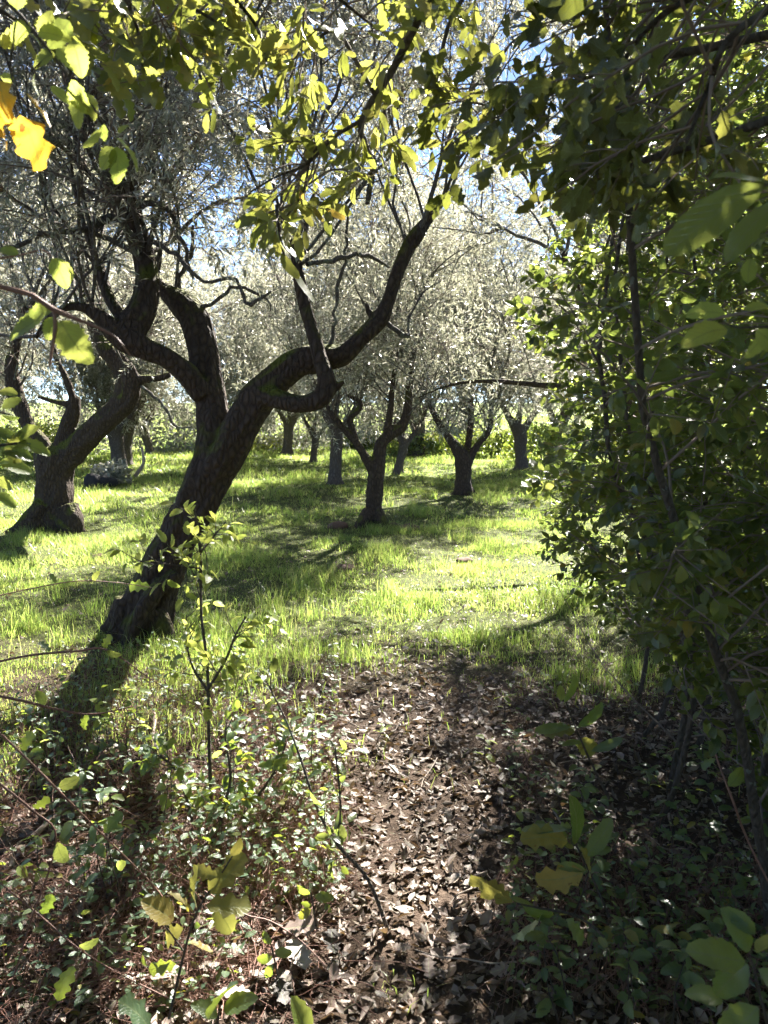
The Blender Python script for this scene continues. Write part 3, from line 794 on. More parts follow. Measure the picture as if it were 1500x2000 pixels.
def build_grass():
    rng = rng_of(101)
    X, Y, H, W = [], [], [], []
    def band(y0, y1, dens, h, w, halfw):
        n = int((y1 - y0) * 2 * halfw * dens)
        x = rng.uniform(-halfw, halfw, n); y = rng.uniform(y0, y1, n)
        keep = (np.abs(x) < .56 * y + .9)
        x, y = x[keep], y[keep]
        tf = turf(x, y)
        patch = fbm(x * 1.6 + 50, y * 1.6 + 20, 3)
        bare = sstep(.36, .56, patch)
        k = rng.random(len(x)) < np.maximum(tf, .02) * (.5 + .5 * bare)
        x, y, patch = x[k], y[k], patch[k]
        X.append(x); Y.append(y); H.append(h * rng.uniform(.45, 1.25, len(x)) * (.40 + 1.25 * sstep(.38, .72, patch))); W.append(np.full(len(x), w))
    band(3.0, 7.0, 2900, .075, .0044, 4.6)
    band(7.0, 11.0, 2000, .085, .0075, 7.0)
    band(11.0, 18.0, 600, .10, .014, 11.0)
    band(18.0, 30.0, 190, .12, .026, 17.5)
    band(30.0, 46.0, 60, .20, .036, 26.0)
    # taller tufts
    tufts = [(530, 1195, 90, .26), (545, 1240, 70, .24), (840, 1185, 60, .24), (700, 1290, 45, .16), (1100, 1330, 60, .20), (1245, 1320, 50, .22), (480, 1290, 60, .18),
             (610, 1210, 60, .20), (760, 1160, 60, .20), (930, 1260, 50, .15), (380, 1290, 60, .2), (300, 1275, 60, .2), (600, 1395, 45, .12), (120, 1260, 60, .2), (185, 1200, 60, .22),
             (60, 1230, 60, .2), (690, 1490, 16, .07), (770, 1955, 14, .07), (820, 1010, 50, .28), (800, 995, 30, .28), (1115, 1180, 60, .18), (420, 1180, 60, .2), (240, 1300, 60, .2)]
    for _ in range(150):
        yy = rng.uniform(5.0, 14); xx = rng.uniform(-.5, .5) * yy * 1.1
        tufts.append((xx, yy, int(rng.uniform(15, 45)), rng.uniform(.12, .24), 1))
    for _ in range(160):                           # dry stalks standing above the grass
        yy = rng.uniform(4.6, 13); tufts.append((rng.uniform(-.5, .5) * yy * 1.1, yy, 3, rng.uniform(.22, .38), 1))
    for t in tufts:
        if len(t) == 4: p = G(t[0], t[1]); px, py = p[0], p[1]
        else: px, py = t[0], t[1]
        n = t[2]
        X.append(px + rng.normal(0, .05, n)); Y.append(py + rng.normal(0, .05, n)); H.append(t[3] * rng.uniform(.5, 1.15, n)); W.append(np.full(n, .0045 * max(1, py / 6)))
    X, Y, H, W = map(np.concatenate, (X, Y, H, W))
    n = len(X); Z = gz(X, Y)
    az = rng.uniform(0, 2 * np.pi, n)
    lean = rng.uniform(.1, 1.0, n) * H
    dx, dy = np.cos(az), np.sin(az)
    fa = az + rng.uniform(-.9, .9, n) + np.pi / 2
    w = np.stack([np.cos(fa) * W, np.sin(fa) * W, np.zeros(n)], -1)
    b = np.stack([X, Y, Z - .01], -1)
    m = b + np.stack([dx * lean * .35, dy * lean * .35, H * .62], -1)
    tip = b + np.stack([dx * lean, dy * lean, H * (1 - .3 * (lean / H))], -1)
    g = Geo(); k = Y < 7.0
    V = np.stack([b - w * .5, b + w * .5, m - w * .4, m + w * .4, tip], 1)[k]
    g.add(V, T=np.array([(0, 1, 3), (0, 3, 2), (2, 3, 4)])[None] + (np.arange(len(V)) * 5)[:, None, None])
    V = np.stack([b - w * .5, b + w * .5, tip], 1)[~k]
    g.add(V, T=np.array([(0, 1, 2)])[None] + (np.arange(len(V)) * 3)[:, None, None])
    o = link('grass', g.mesh('grass', M['grass'], smooth=False), kind='stuff')
    o['label'] = 'sunlit yellow-green meadow grass between the olive trees'; o['category'] = 'grass'
build_grass()

# ------------------------------------------------------------------ fallen leaves
LOBED = [leaf_shape(14, .33, .55, .03, .05, .14, .10, .10, s, peak=.55, lobes=3.5) for s in (1, 2, 3)]
OVAL = [leaf_shape(8, .25, .6, .06, .08, .26, .08, .12, s) for s in (4, 5, 6)]
CURL = [leaf_shape(7, .25, .6, .06, .42, -.34, .05, .16, s) for s in (7, 8)]
LITTER_FAR = [leaf_shape(3, .25, .6, .0, .25, .3, 0, .4, 9, peak=.5), leaf_shape(3, .25, .6, .0, .22, .20, 0, .35, 10), leaf_shape(2, .2, .7, .0, .6, -.3, 0, .4, 11)]

def tmpl_mesh(name, t, mat):
    g = Geo(); g.add(t[0], T=t[1], uv=t[2]); return g.mesh(name, mat)
FALLEN = [tmpl_mesh('fallen_leaf', t, M['dead_leaf']) for t in OVAL + CURL + LOBED]

def litter_density(x, y):
    n = fbm(x * 1.1 + 31, y * 1.1 + 9, 3)
    return (1 - .88 * turf(x, y)) * (.55 + .75 * n)

def build_litter():
    rng = rng_of(202)
    n = 80000
    y = rng.uniform(1.3, 9.5, n); x = rng.uniform(-1, 1, n) * (.55 * y + .8)
    k = rng.random(n) < litter_density(x, y)
    x, y = x[k], y[k]; n = len(x)
    p = np.stack([x, y, gz(x, y) + rng.uniform(.003, .022, n)], -1)
    az = rng.uniform(0, 2 * np.pi, n)
    d = np.stack([np.cos(az), np.sin(az), rng.normal(0, .28, n)], -1)
    nz = np.stack([rng.normal(0, .5, n), rng.normal(0, .5, n), np.where(rng.random(n) < .6, 1., -1.)], -1)
    sc = np.where(rng.random(n) < .66, rng.uniform(.010, .030, n), rng.uniform(.03, .058, n))
    g = Geo()
    for q in range(3): scatter(g, LITTER_FAR[q], p[q::3], d[q::3], nz[q::3], sc[q::3])
    o = link('leaf_litter', g.mesh('leaf_litter', M['dead_leaf']), kind='stuff')
    o['label'] = 'brown leaf litter covering the shaded path and the ground beside it'; o['category'] = 'leaf litter'
    # whole leaves that can be told apart
    m = 0; tries = 0
    while m < 285 and tries < 6000:
        tries += 1
        yy = 1.75 + 3.4 * rng.random() ** 1.5; xx = rng.uniform(-.5, .5) * yy * 1.02
        if rng.random() > litter_density(np.array(xx), np.array(yy)): continue
        s = rng.uniform(.032, .062)
        kind = int(rng.integers(0, len(FALLEN)))
        if kind >= 5: s *= 1.25
        o = link('fallen_leaf', FALLEN[kind])
        o.location = (xx, yy, float(gz(xx, yy)) + rng.uniform(.018, .036))
        o.rotation_euler = (rng.normal(0, .3) + (math.pi if rng.random() < .35 else 0), rng.normal(0, .3), rng.uniform(0, 6.28)); o.scale = (s, s, s)
        look = 'oval dry leaf' if kind < 3 else ('curled dry leaf' if kind < 5 else 'lobed dry oak leaf')
        where = 'among the plants left of the path' if xx < -.55 else ('in the shade at the foot of the shrub' if xx > .42 else ('on the near part of the path' if yy < 2.8 else 'on the far part of the path'))
        o['label'] = look + ' lying ' + where; o['group'] = look.replace('leaf', 'leaves') + ' ' + where
        o['category'] = 'leaf'
        m += 1
    # the big tan oak leaves in the lower left corner
    big = [(600, 1915, .17, .5, 0, 'large tan lobed oak leaf lying flat below the brown ones'), (545, 1830, .17, -1.6, 1, 'large reddish-brown lobed leaf standing behind the tan oak leaf'),
           (655, 1880, .13, .2, 2, 'tan lobed oak leaf propped upright beside the largest one'), (500, 1965, .13, 1.5, 0, 'russet lobed leaf at the bottom edge of the picture'),
           (560, 1985, .13, .4, 1, 'brown lobed leaf at the bottom edge next to the russet one'), (370, 1900, .16, 2.4, 2, 'dark brown lobed leaf hanging low in the shade'), (620, 1830, .09, .9, 1, 'deep rust-red curled leaf above the tan ones'),
           (690, 1745, .10, 1.9, 0, 'brown lobed leaf at the path edge near the bramble shoot')]
    for (u, v, s, rz, t, lab) in big:
        pz = G(u, v + 20)
        me = FALLEN[5 + t]
        o = link('fallen_leaf', me); o.location = (pz[0], pz[1], pz[2] + .05)
        s *= .72; o.rotation_euler = (.35, .15, rz); o.scale = (s, s, s); o['label'] = lab; o['category'] = 'leaf'; o['group'] = 'large fallen oak leaves'
build_litter()

# ------------------------------------------------------------------ sticks on the ground
def stick(pts, r, label, name='fallen_twig', cat='twig', mat='dry_stick', group='dry twigs on the ground'):
    pts = np.asarray(pts, float)
    c = catmull(np.hstack([pts, np.linspace(r, r * .5, len(pts))[:, None]]), .03)
    g = Geo(); tubes(g, c[None, :, :3], c[None, :, 3], 6)
    b = pts[0]
    o = link(name, g.mesh(name, M[mat], b)); o.location = tuple(b)
    o['label'] = label; o['category'] = cat; o['group'] = group
    return o
def build_sticks():
    rng = rng_of(303)
    for i in range(46):
        y = 1.9 + 3.2 * rng.random(); x = rng.uniform(-.5, .5) * y
        L = rng.uniform(.10, .38); a = rng.uniform(0, 6.28); n = 5
        t = np.linspace(-.5, .5, n)
        px = x + np.cos(a) * L * t + rng.normal(0, .008, n); py = y + np.sin(a) * L * t + rng.normal(0, .008, n)
        pz = gz(px, py) + .022 + rng.uniform(0, .02)
        where = 'left of the path' if x < -.5 else ('under the shrub' if x > .45 else 'on the path')
        stick(np.stack([px, py, pz], -1), rng.uniform(.0018, .0045), 'thin dry twig lying in the leaf litter ' + where, group='dry twigs ' + where)
    for (a, b, r, lab) in [((270, 1520), (325, 1440), .011, 'bleached thick stick leaning in the undergrowth beside the sapling'), ((300, 1400), (298, 1460), .012, 'short grey broken stick upright in the sunny undergrowth'),
                           ((65, 1650), (140, 1590), .012, 'dark stick lying in the lower left undergrowth')]:
        p, q = G(*a), G(*b); q = q + np.array([0, 0, .03]); p = p + np.array([0, 0, .03])
        stick([p, (p + q) / 2 + np.array([.01, 0, .02]), q], r, lab, 'fallen_stick', 'stick')
build_sticks()

# clods of earth round the slender tree and the black lump at the left
def lump_mesh(name, rng, r, mat, flat=.5, rough=.35):
    nu, nv = 18, 10
    V = []
    ph = rng.uniform(0, 50, 2)
    for j in range(nv + 1):
        th = math.pi * j / nv
        for i in range(nu):
            a = 2 * math.pi * i / nu
            x, y, z = math.sin(th) * math.cos(a), math.sin(th) * math.sin(a), math.cos(th)
            k = r * (1 - rough + 2 * rough * float(fbm(np.array(x * 1.8 + ph[0] + z), np.array(y * 1.8 + ph[1] - z), 4)))
            V.append((x * k, y * k, z * k * flat))
    i = (np.arange(nv) * nu)[:, None]; j = np.arange(nu)[None]; j2 = (j + 1) % nu
    g = Geo(); g.add(V, Q=np.stack([i + j, i + nu + j, i + nu + j2, i + j2], -1).reshape(-1, 4))
    return g.mesh(name, mat)
M['clod'] = plain_mat('clod', (.05, .032, .022), (.16, .10, .07), .95, 40)
M['black_matte'] = plain_mat('black_matte', (.008, .008, .008), (.03, .028, .026), .8, 30)
def build_clods():
    rng = rng_of(404)
    for (u, v, r, lab) in [(660, 1030, .14, 'brown clod of earth left of the slender olive'), (800, 1036, .15, 'brown clod of earth right of the slender olive'), (770, 1028, .09, 'small clod of earth touching the slender olive'),
                           (670, 1115, .12, 'reddish clod of earth in the shadow before the slender olive'), (905, 1098, .09, 'tan clod of bare earth right of the tree shadow'), (195, 1100 - 10, .08, 'brown clod of earth beside the leaning trunk'), (430, 968, .08, 'small clod of earth behind the leaning trunk')]:
        p = G(u, v); o = link('earth_clod', lump_mesh('earth_clod', rng, r, M['clod'], .5)); o.location = (p[0], p[1], p[2] + r * .1)
        o['label'] = lab; o['category'] = 'clod'; o['group'] = 'earth clods in the grass'
    p = G(190, 952)
    t = thing('black_lump', p, 'low jagged black lump in the grass right of the stout olive', 'stump')
    for q in range(3):
        o = link('lump_block', lump_mesh('lump_block', rng, .22 - .04 * q, M['black_matte'], .75, .45), t); o.location = ((-.1, .12, .27)[q], .02 * q, .10)
    # pale cut branch stub leaning in the grass behind
    a, b, c = G(265, 928), P(280, 905, 17.0), P(277, 872, 17.0)
    a[1] = 17.0
    stick([P(264, 930, 17.0), b, c], .045, 'pale bare stake leaning in the grass behind the leaning trunk', 'leaning_stake', 'stake', group='stakes')
build_clods()

# ------------------------------------------------------------------ bushes along the far edge of the meadow
BUSH_T = [leaf_shape(2, .3, .7, 0, .1, .2, 0, .1, s) for s in (21, 22)]
def far_bush(label, u, v, w, h, seed, mat='shrub_leaf'):
    rng = rng_of(seed); b = G(u, v); D = float(b[1])
    t = thing('far_bush', b, label, 'bush', 'bushes along the far edge of the meadow')
    n = int(620 * w)
    a = rng.uniform(0, 2 * np.pi, n); rr = np.sqrt(rng.random(n)); z = rng.random(n) ** .8
    p = b + np.stack([np.cos(a) * rr * w * .5 * (1 - .35 * z), np.sin(a) * rr * .6 * (1 - .35 * z), z * h * (.75 + .5 * vnoise(a * 1.9 + seed, z * 2))], -1)
    g = Geo(); scatter(g, BUSH_T[0], p, rng.normal(0, 1, p.shape), rng.normal(0, 1, p.shape) + np.array([0, 0, 1.]), rng.uniform(.085, .17, n))
    link('crown', g.mesh('crown', M[mat], b), t, kind='stuff')
    st = walk(rng, np.tile(b, (7, 1)) + rng.normal(0, .1, (7, 3)) * np.array([w, 1, 0]), rng.normal(0, .5, (7, 3)) + np.array([0, 0, 1.]), h * .9, 6, .15, (.1, 0))
    g = Geo(); tubes(g, st, np.broadcast_to(np.linspace(.02, .006, 6), (7, 6)), 5); link('stems', g.mesh('stems', M['twig'], b), t)
for i, (u, v, w, h, lab) in enumerate([(500, 880, 3.4, .55, 'low bush behind the fork of the leaning tree'), (700, 880, 2.6, .6, 'low bush just right of the straight trunk'),
                                       (800, 890, 3.0, .65, 'bush between the twin-stemmed and squat olives'), (845, 886, 2.4, .6, 'low bush touching the squat olive from behind'), (960, 893, 3.2, .75, 'dark bush right of the squat olive'),
                                       (300, 884, 4.5, 1.5, 'silvery low bush left of the leaning trunk at the meadow end'), (420, 880, 4.5, 1.6, 'silvery bush seen through the fork of the leaning tree'), (575, 880, 4.5, 1.5, 'silvery bush left of the straight far trunk'), (745, 878, 4.0, 1.4, 'silvery bush behind the slender young olive'), (900, 878, 4.0, 1.5, 'silvery bush behind the squat olive'), (140, 890, 4.0, 1.5, 'silvery bush behind the stout olive trunk'), (1060, 900, 3.0, 1.0, 'bush half hidden by the edge of the big shrub'), (60, 905, 3.0, 1.0, 'bush beyond the stout olive at the left'), (215, 945, 1.0, .40, 'grey leafless low bush around the black lump')]):
    far_bush(lab, u, v, w, h, 500 + i, 'olive_leaf' if lab.startswith(('silvery', 'grey')) else ('hornbeam_leaf', 'shrub_leaf', 'seedling_leaf')[i % 3])  # lighter leaf colours stand in for haze over the far bushes
# ------------------------------------------------------------------ leafy plants
OVATE = [leaf_shape(11, .25, .62, .06, .12, .12 + .11 * s, .10, .09, 30 + s, peak=.45) for s in range(4)]
LANCE = [leaf_shape(9, .16, .62, .05, .08, .10 + .05 * s, .08, .06, 40 + s, peak=.5) for s in range(4)]
OAKY = [leaf_shape(13, .27, .55, .03, .11, .10 + .10 * s, .10, .10, 50 + s, peak=.55, lobes=3.0 + .5 * (s % 2)) for s in range(4)]
ROUND = [leaf_shape(15, .30, .55, .09, .11, .12 + .09 * s, .08, .05, 60 + s, peak=.40) for s in range(4)]
AMBER = [leaf_shape(15, .34, .5, .06, .06, .16 + .06 * s, .08, .06, 65 + s, peak=.42, lobes=2.5) for s in range(4)]
OVATE_F = [leaf_shape(4, .25, .62, .0, .08, .2, .08, .1, 70 + s, peak=.45) for s in range(3)]
LANCE_F = [leaf_shape(4, .165, .62, .0, .08, .18, .08, .1, 80 + s, peak=.5) for s in range(3)]
OAKY_F = [leaf_shape(7, .26, .55, .0, .07, .16, .08, .1, 90 + s, peak=.55, lobes=2.5) for s in range(3)]
OVATE_C = [leaf_shape(3, .27, .6, .0, .08, .2, .06, .1, 75 + s, peak=.45) for s in range(3)]
def lib(tm, mat): return [tmpl_mesh('leaf', t, M[mat]) for t in tm]
LB = {'shrub': lib(OVATE, 'shrub_leaf'), 'oak': lib(OAKY, 'oak_leaf'), 'lance': lib(LANCE, 'oak_leaf'), 'horn': lib(ROUND, 'hornbeam_leaf'),
      'amber': lib(AMBER, 'amber_leaf'), 'seed': lib(OVATE, 'seedling_leaf'), 'yellow': lib(OAKY, 'yellowing_leaf'), 'bright': lib(OVATE, 'hornbeam_leaf'),
      'seedoak': lib(OAKY, 'seedling_leaf'), 'yround': lib(ROUND, 'yellowing_leaf'), 'blade': lib(LANCE, 'shrub_leaf'), 'seedl': lib(LANCE, 'seedling_leaf'), 'shadedoak': lib(OAKY, 'dark_shaded_oak_leaf')}

def stem_obj(parent, off, pts, rad, mat='oak_bark', name='stem', k=8):
    g = Geo(); tubes(g, pts[None], rad[None], k)
    return link(name, g.mesh(name, M[mat], off), parent)

def leaves_on(rng, L, nleaf, size, flat=.9, nzr=.45, a=(.6, 1.15), droop=0.0, t0=.12):
    p, d, par, t = spawn(rng, L, nleaf, t0, 1.0, *a)
    d = nrm(d + np.array([0, 0, -droop]))
    nz = nrm(rng.normal(0, nzr, p.shape) + np.array([0, 0, flat]))
    return p, d, nz, rng.uniform(*size, len(p))

def place_leaf(parent, off, me, a, b, rng, name='leaf', face=.6):
    """one leaf from its stalk point a to its tip b"""
    a = np.asarray(a, float); b = np.asarray(b, float)
    s = float(np.linalg.norm(b - a))
    tocam = nrm(np.array([0, 0, CAM_H]) - a)
    nz = nrm(tocam * face + np.array([0, 0, .35]) + rng.normal(0, .35, 3))
    x, y, z = frames((b - a)[None], nz[None]); x, y, z = x[0] * s, y[0] * s, z[0] * s; p = a - off
    o = link(name, me, parent)
    o.matrix_basis = Matrix(((x[0], y[0], z[0], p[0]), (x[1], y[1], z[1], p[1]), (x[2], y[2], z[2], p[2]), (0, 0, 0, 1)))
    return o

def drawn_spray(name, label, cat, stems, leaves, seed, group=None, mat='oak_bark'):
    """stems: rows (u,v,Y,rpx); leaves: (kind, u0,v0,u1,v1,Y)"""
    rng = rng_of(seed)
    base = P(*stems[0][0][:3])
    t = thing(name, base, label, cat, group)
    for s in stems:
        pts, rad = limb_pts(s, .03); rad = np.minimum(rad, .02); rad = np.array([max(.0012, r) for r in rad]) * 1.0
        rr = np.array([x[3] * x[2] / FPX for x in s]); rad = np.interp(np.linspace(0, 1, len(pts)), np.linspace(0, 1, len(rr)), rr)
        stem_obj(t, base, pts, rad, mat, 'stem')
    for i, (kind, u0, v0, u1, v1, Y) in enumerate(leaves):
        dz = rng.uniform(-.35, .35) * math.hypot(u1 - u0, v1 - v0) * Y / FPX
        place_leaf(t, base, LB[kind][i % 4], P(u0, v0, Y), P(u1, v1, Y + dz), rng)
    return t

# ---- the big dark shrub filling the right side
EDGE_V = [-700, -250, -60, 150, 300, 420, 520, 600, 680, 760, 830, 900, 950, 1010, 1080, 1130, 1170, 1230, 1300, 1380, 1500, 1700, 2200]
EDGE_U = [900, 1000, 1170, 1150, 1130, 1040, 1010, 975, 985, 1060, 1045, 1030, 1015, 1035, 1050, 1045, 1130, 1200, 1255, 1290, 1330, 1360, 1400]
def right_of_edge(p, slack, rng):
    u, v, f = project(p)
    return u > np.interp(v, EDGE_V, EDGE_U) + slack

def big_shrub(label, bases, seed, height, per1, per2, nleaf, size, n_ind, lean, name='evergreen_shrub', fmin=.75, thin=True):
    rng = rng_of(seed)
    st = np.array([(x, y, float(gz(x, y)) - .02) for x, y in bases])
    n = len(st)
    dirs = np.stack([rng.normal(lean, .10, n), rng.normal(.02, .10, n), np.ones(n)], -1)
    SL = walk(rng, st, dirs, rng.uniform(*height, n), 22, .075, (.07, .03))
    uu, vv, ff = project(SL)                       # stems keep inside the outline of the shrub
    dx = np.maximum(0, np.interp(vv, EDGE_V, EDGE_U) + 150 - uu) * ff / FPX
    kern = np.ones(7) / 7
    for i in range(n): SL[i, :, 0] += np.convolve(np.pad(dx[i], 3, mode='edge'), kern, mode='valid') * np.minimum(1, np.arange(22) / 5)
    base = st[1].copy()
    t = thing(name, base, label, 'shrub')
    for i in range(n):
        rr = np.linspace(rng.uniform(.009, .017), .003, 22)
        stem_obj(t, base, SL[i], rr, 'oak_bark', 'stem', 9)
    s, d, par, tt = spawn(rng, SL, per1, .06, 1.0, .8, 1.45)
    d[:, 2] = np.abs(d[:, 2]) * .5 + .08
    d[:, 0] -= .22
    L1 = walk(rng, s, d, rng.uniform(.45, 1.05, len(s)), 9, .10, (.02, -.06))
    ok = right_of_edge(L1[:, -1], 10, rng); L1 = L1[ok]
    s, d, par, tt = spawn(rng, L1, per2, .15, 1.0, .4, 1.0)
    d[:, 2] *= .5
    L2 = walk(rng, s, d, rng.uniform(.14, .34, len(s)), 4, .12, (.02, -.10))
    ok = right_of_edge(L2[:, -1], 0, rng) & (L2[:, -1, 2] > .10); L2 = L2[ok]
    if thin:
        zz = L2[:, -1, 2]; keep = rng.random(len(L2)) < np.interp(zz, [.1, .4, .8, 1.2, 1.5, 2.1], [.45, .7, .95, 1.0, 1.0, .9]); L2 = L2[keep]
    g = Geo(); tubes(g, L1, np.broadcast_to(np.linspace(.005, .0018, 9), L1.shape[:2]), 3); tubes(g, L2[:, ::3], np.broadcast_to(np.linspace(.0018, .001, 2), (len(L2), 2)), 3)
    link('twigs', g.mesh('twigs', M['twig'], base), t, kind='stuff')
    p, d, nz, sc = leaves_on(rng, L2[:, ::3], nleaf, size, 1.0, .42)
    _, _, f = project(p)
    ok = right_of_edge(p, -12, rng) & (f > fmin)
    p, d, nz, sc = p[ok], d[ok], nz[ok], sc[ok]
    u, v, f = project(p); above = v < -60          # above the picture: fewer, larger leaves
    k = (~above) | (rng.random(len(p)) < .38); sc = np.where(above, sc * 1.6, sc)
    split_leaves(t, base, p[k], d[k], nz[k], sc[k], LB['shrub'], OVATE_C, M['shrub_leaf'], n_ind)
big_shrub('tall dense dark green shrub filling the whole right side', [(1.02, 2.75), (1.22, 3.1), (1.5, 3.5), (1.32, 2.45), (1.75, 3.0), (1.15, 2.1), (1.62, 2.2), (1.9, 3.9), (2.2, 3.3), (1.45, 4.2), (2.0, 2.4), (2.5, 4.2), (1.25, 3.6)],
          900, (3.5, 4.8), 54, 8, 13, (.034, .060), 300, -.10, fmin=1.55)
big_shrub('taller thicket of evergreen oak behind the big shrub at the right', [(2.6, 4.9), (3.0, 5.5), (2.9, 6.2), (3.4, 5.0), (3.7, 6.0), (3.1, 4.5), (4.0, 5.4)],
          905, (3.8, 4.7), 38, 7, 9, (.05, .085), 60, -.10, 'evergreen_thicket', thin=False)

# ---- boughs of evergreen oak over the top of the picture
def bough(label, specs, seed, kind, far, matn, per1, len1, per2, len2, nleaf, size, n_ind, mn=None, grav=(-.02, -.10), flat=.35, nzr=.7, droop=.35, name='oak_bough', group='oak boughs hanging into the top of the picture', t0=.1, vmax=None):
    rng = rng_of(seed)
    base = P(*specs[0][0][:3])
    t = thing(name, base, label, 'branch', group)
    S0 = []
    for s in specs:
        rows = [(*P(u, v, Y), r * Y / FPX) for (u, v, Y, r) in s]
        c = catmull(rows, .02)
        c = c[np.linspace(0, len(c) - 1, 24).astype(int)]
        S0.append(c[:, :3]); stem_obj(t, base, c[:, :3], np.maximum(c[:, 3], .0012), 'oak_bark', 'stem')
    S0 = np.array(S0)
    s, d, par, tt = spawn(rng, S0, per1, t0, 1.0, .5, 1.1)
    L1 = walk(rng, s, d, rng.uniform(*len1, len(s)), 7, .12, grav)
    s, d, par, tt = spawn(rng, L1, per2, .2, 1.0, .4, 1.0)
    L2 = walk(rng, s, d, rng.uniform(*len2, len(s)), 5, .12, grav)
    if vmax is not None:
        u, v, f = project(L1[:, -1]); L1 = L1[v < np.interp(u, *vmax) + 10]
        u, v, f = project(L2[:, -1]); L2 = L2[v < np.interp(u, *vmax)]
    g = Geo(); tubes(g, L1, np.broadcast_to(np.linspace(.003, .0015, 7), L1.shape[:2]), 5); tubes(g, L2, np.broadcast_to(np.linspace(.0015, .0009, 5), L2.shape[:2]), 3)
    link('twigs', g.mesh('twigs', M['twig'], base), t, kind='stuff')
    p, d, nz, sc = leaves_on(rng, L2, nleaf, size, flat, nzr, droop=droop)
    if vmax is not None:
        u, v, f = project(p); gap = (u > 935) & (u < 1045) & (v < 150) & (rng.random(len(u)) < .8); ok = (v < np.interp(u, *vmax) + 15) & (f > .6) & ~gap; p, d, nz, sc = p[ok], d[ok], nz[ok], sc[ok]
    split_leaves(t, base, p, d, nz, sc, LB[kind], far, M[matn], n_ind)
    return t

VTOP = ([0, 760, 800, 850, 900, 940, 955, 1030, 1060, 1120, 1200, 1300, 1500], [0, 0, 250, 400, 410, 330, 330, 400, 400, 430, 450, 430, 420])
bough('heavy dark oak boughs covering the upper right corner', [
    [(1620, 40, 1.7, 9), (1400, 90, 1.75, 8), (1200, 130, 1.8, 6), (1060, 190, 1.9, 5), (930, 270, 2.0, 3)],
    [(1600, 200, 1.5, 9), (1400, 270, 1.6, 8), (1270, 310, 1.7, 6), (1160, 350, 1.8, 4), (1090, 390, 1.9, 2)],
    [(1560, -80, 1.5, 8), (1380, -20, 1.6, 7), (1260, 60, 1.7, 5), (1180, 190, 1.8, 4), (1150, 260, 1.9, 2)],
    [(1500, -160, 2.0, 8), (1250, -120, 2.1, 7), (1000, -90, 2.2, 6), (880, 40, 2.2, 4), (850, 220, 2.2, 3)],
    [(1500, 20, 1.2, 8), (1420, 80, 1.2, 6), (1380, 180, 1.25, 5), (1340, 280, 1.3, 3)]], 910, 'shadedoak', OAKY_F, 'dark_shaded_oak_leaf',
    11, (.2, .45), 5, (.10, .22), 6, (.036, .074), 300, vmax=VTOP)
VC = ([380, 470, 480, 560, 620, 700, 760, 800, 900], [300, 330, 450, 470, 460, 440, 400, 260, 200])
bough('oak spray of narrow yellow-green leaves hanging before the sky in the middle', [
    [(880, -110, 1.9, 9), (835, 0, 2.0, 8), (770, 130, 2.1, 7), (705, 240, 2.1, 6), (725, 310, 2.1, 4), (722, 385, 2.1, 2)],
    [(735, 190, 2.1, 4), (690, 110, 2.1, 4), (655, 60, 2.1, 3), (600, 90, 2.1, 2), (560, 130, 2.1, 1.5)],
    [(705, 235, 2.1, 4), (650, 270, 2.1, 3), (600, 320, 2.1, 3), (540, 345, 2.05, 2), (490, 375, 2.0, 1.5)],
    [(650, 270, 2.1, 3), (610, 300, 2.1, 2.5), (590, 380, 2.1, 2), (545, 440, 2.0, 1.5)][:4]], 920, 'lance', LANCE_F, 'oak_leaf',
    8, (.10, .24), 3, (.06, .14), 4, (.045, .08), 280, vmax=VC, flat=.5)
VA = ([-50, 60, 130, 170, 250, 320, 400, 470, 540, 640, 760, 850], [150, 130, 110, 130, 190, 210, 180, 190, 150, 120, 90, 60])
bough('oak twigs with brown-edged yellowing leaves along the top left edge', [
    [(-80, -90, 1.5, 7), (60, -60, 1.5, 6), (200, -50, 1.6, 5), (330, -10, 1.7, 4), (450, 60, 1.8, 2)],
    [(120, -120, 1.6, 5), (220, -40, 1.6, 4), (270, 60, 1.65, 3), (280, 150, 1.65, 2)],
    [(420, -120, 1.8, 5), (440, -30, 1.8, 4), (500, 50, 1.9, 3), (520, 120, 1.9, 2)],
    [(560, -120, 1.9, 5), (620, -40, 1.9, 4), (690, 20, 2.0, 3), (740, 60, 2.0, 2)],
    [(-60, -30, 1.4, 5), (0, 20, 1.4, 4), (50, 50, 1.45, 3), (80, 80, 1.45, 2)]], 930, 'oak', OAKY_F, 'oak_leaf',
    8, (.12, .28), 4, (.07, .15), 5, (.04, .078), 300, vmax=VA)

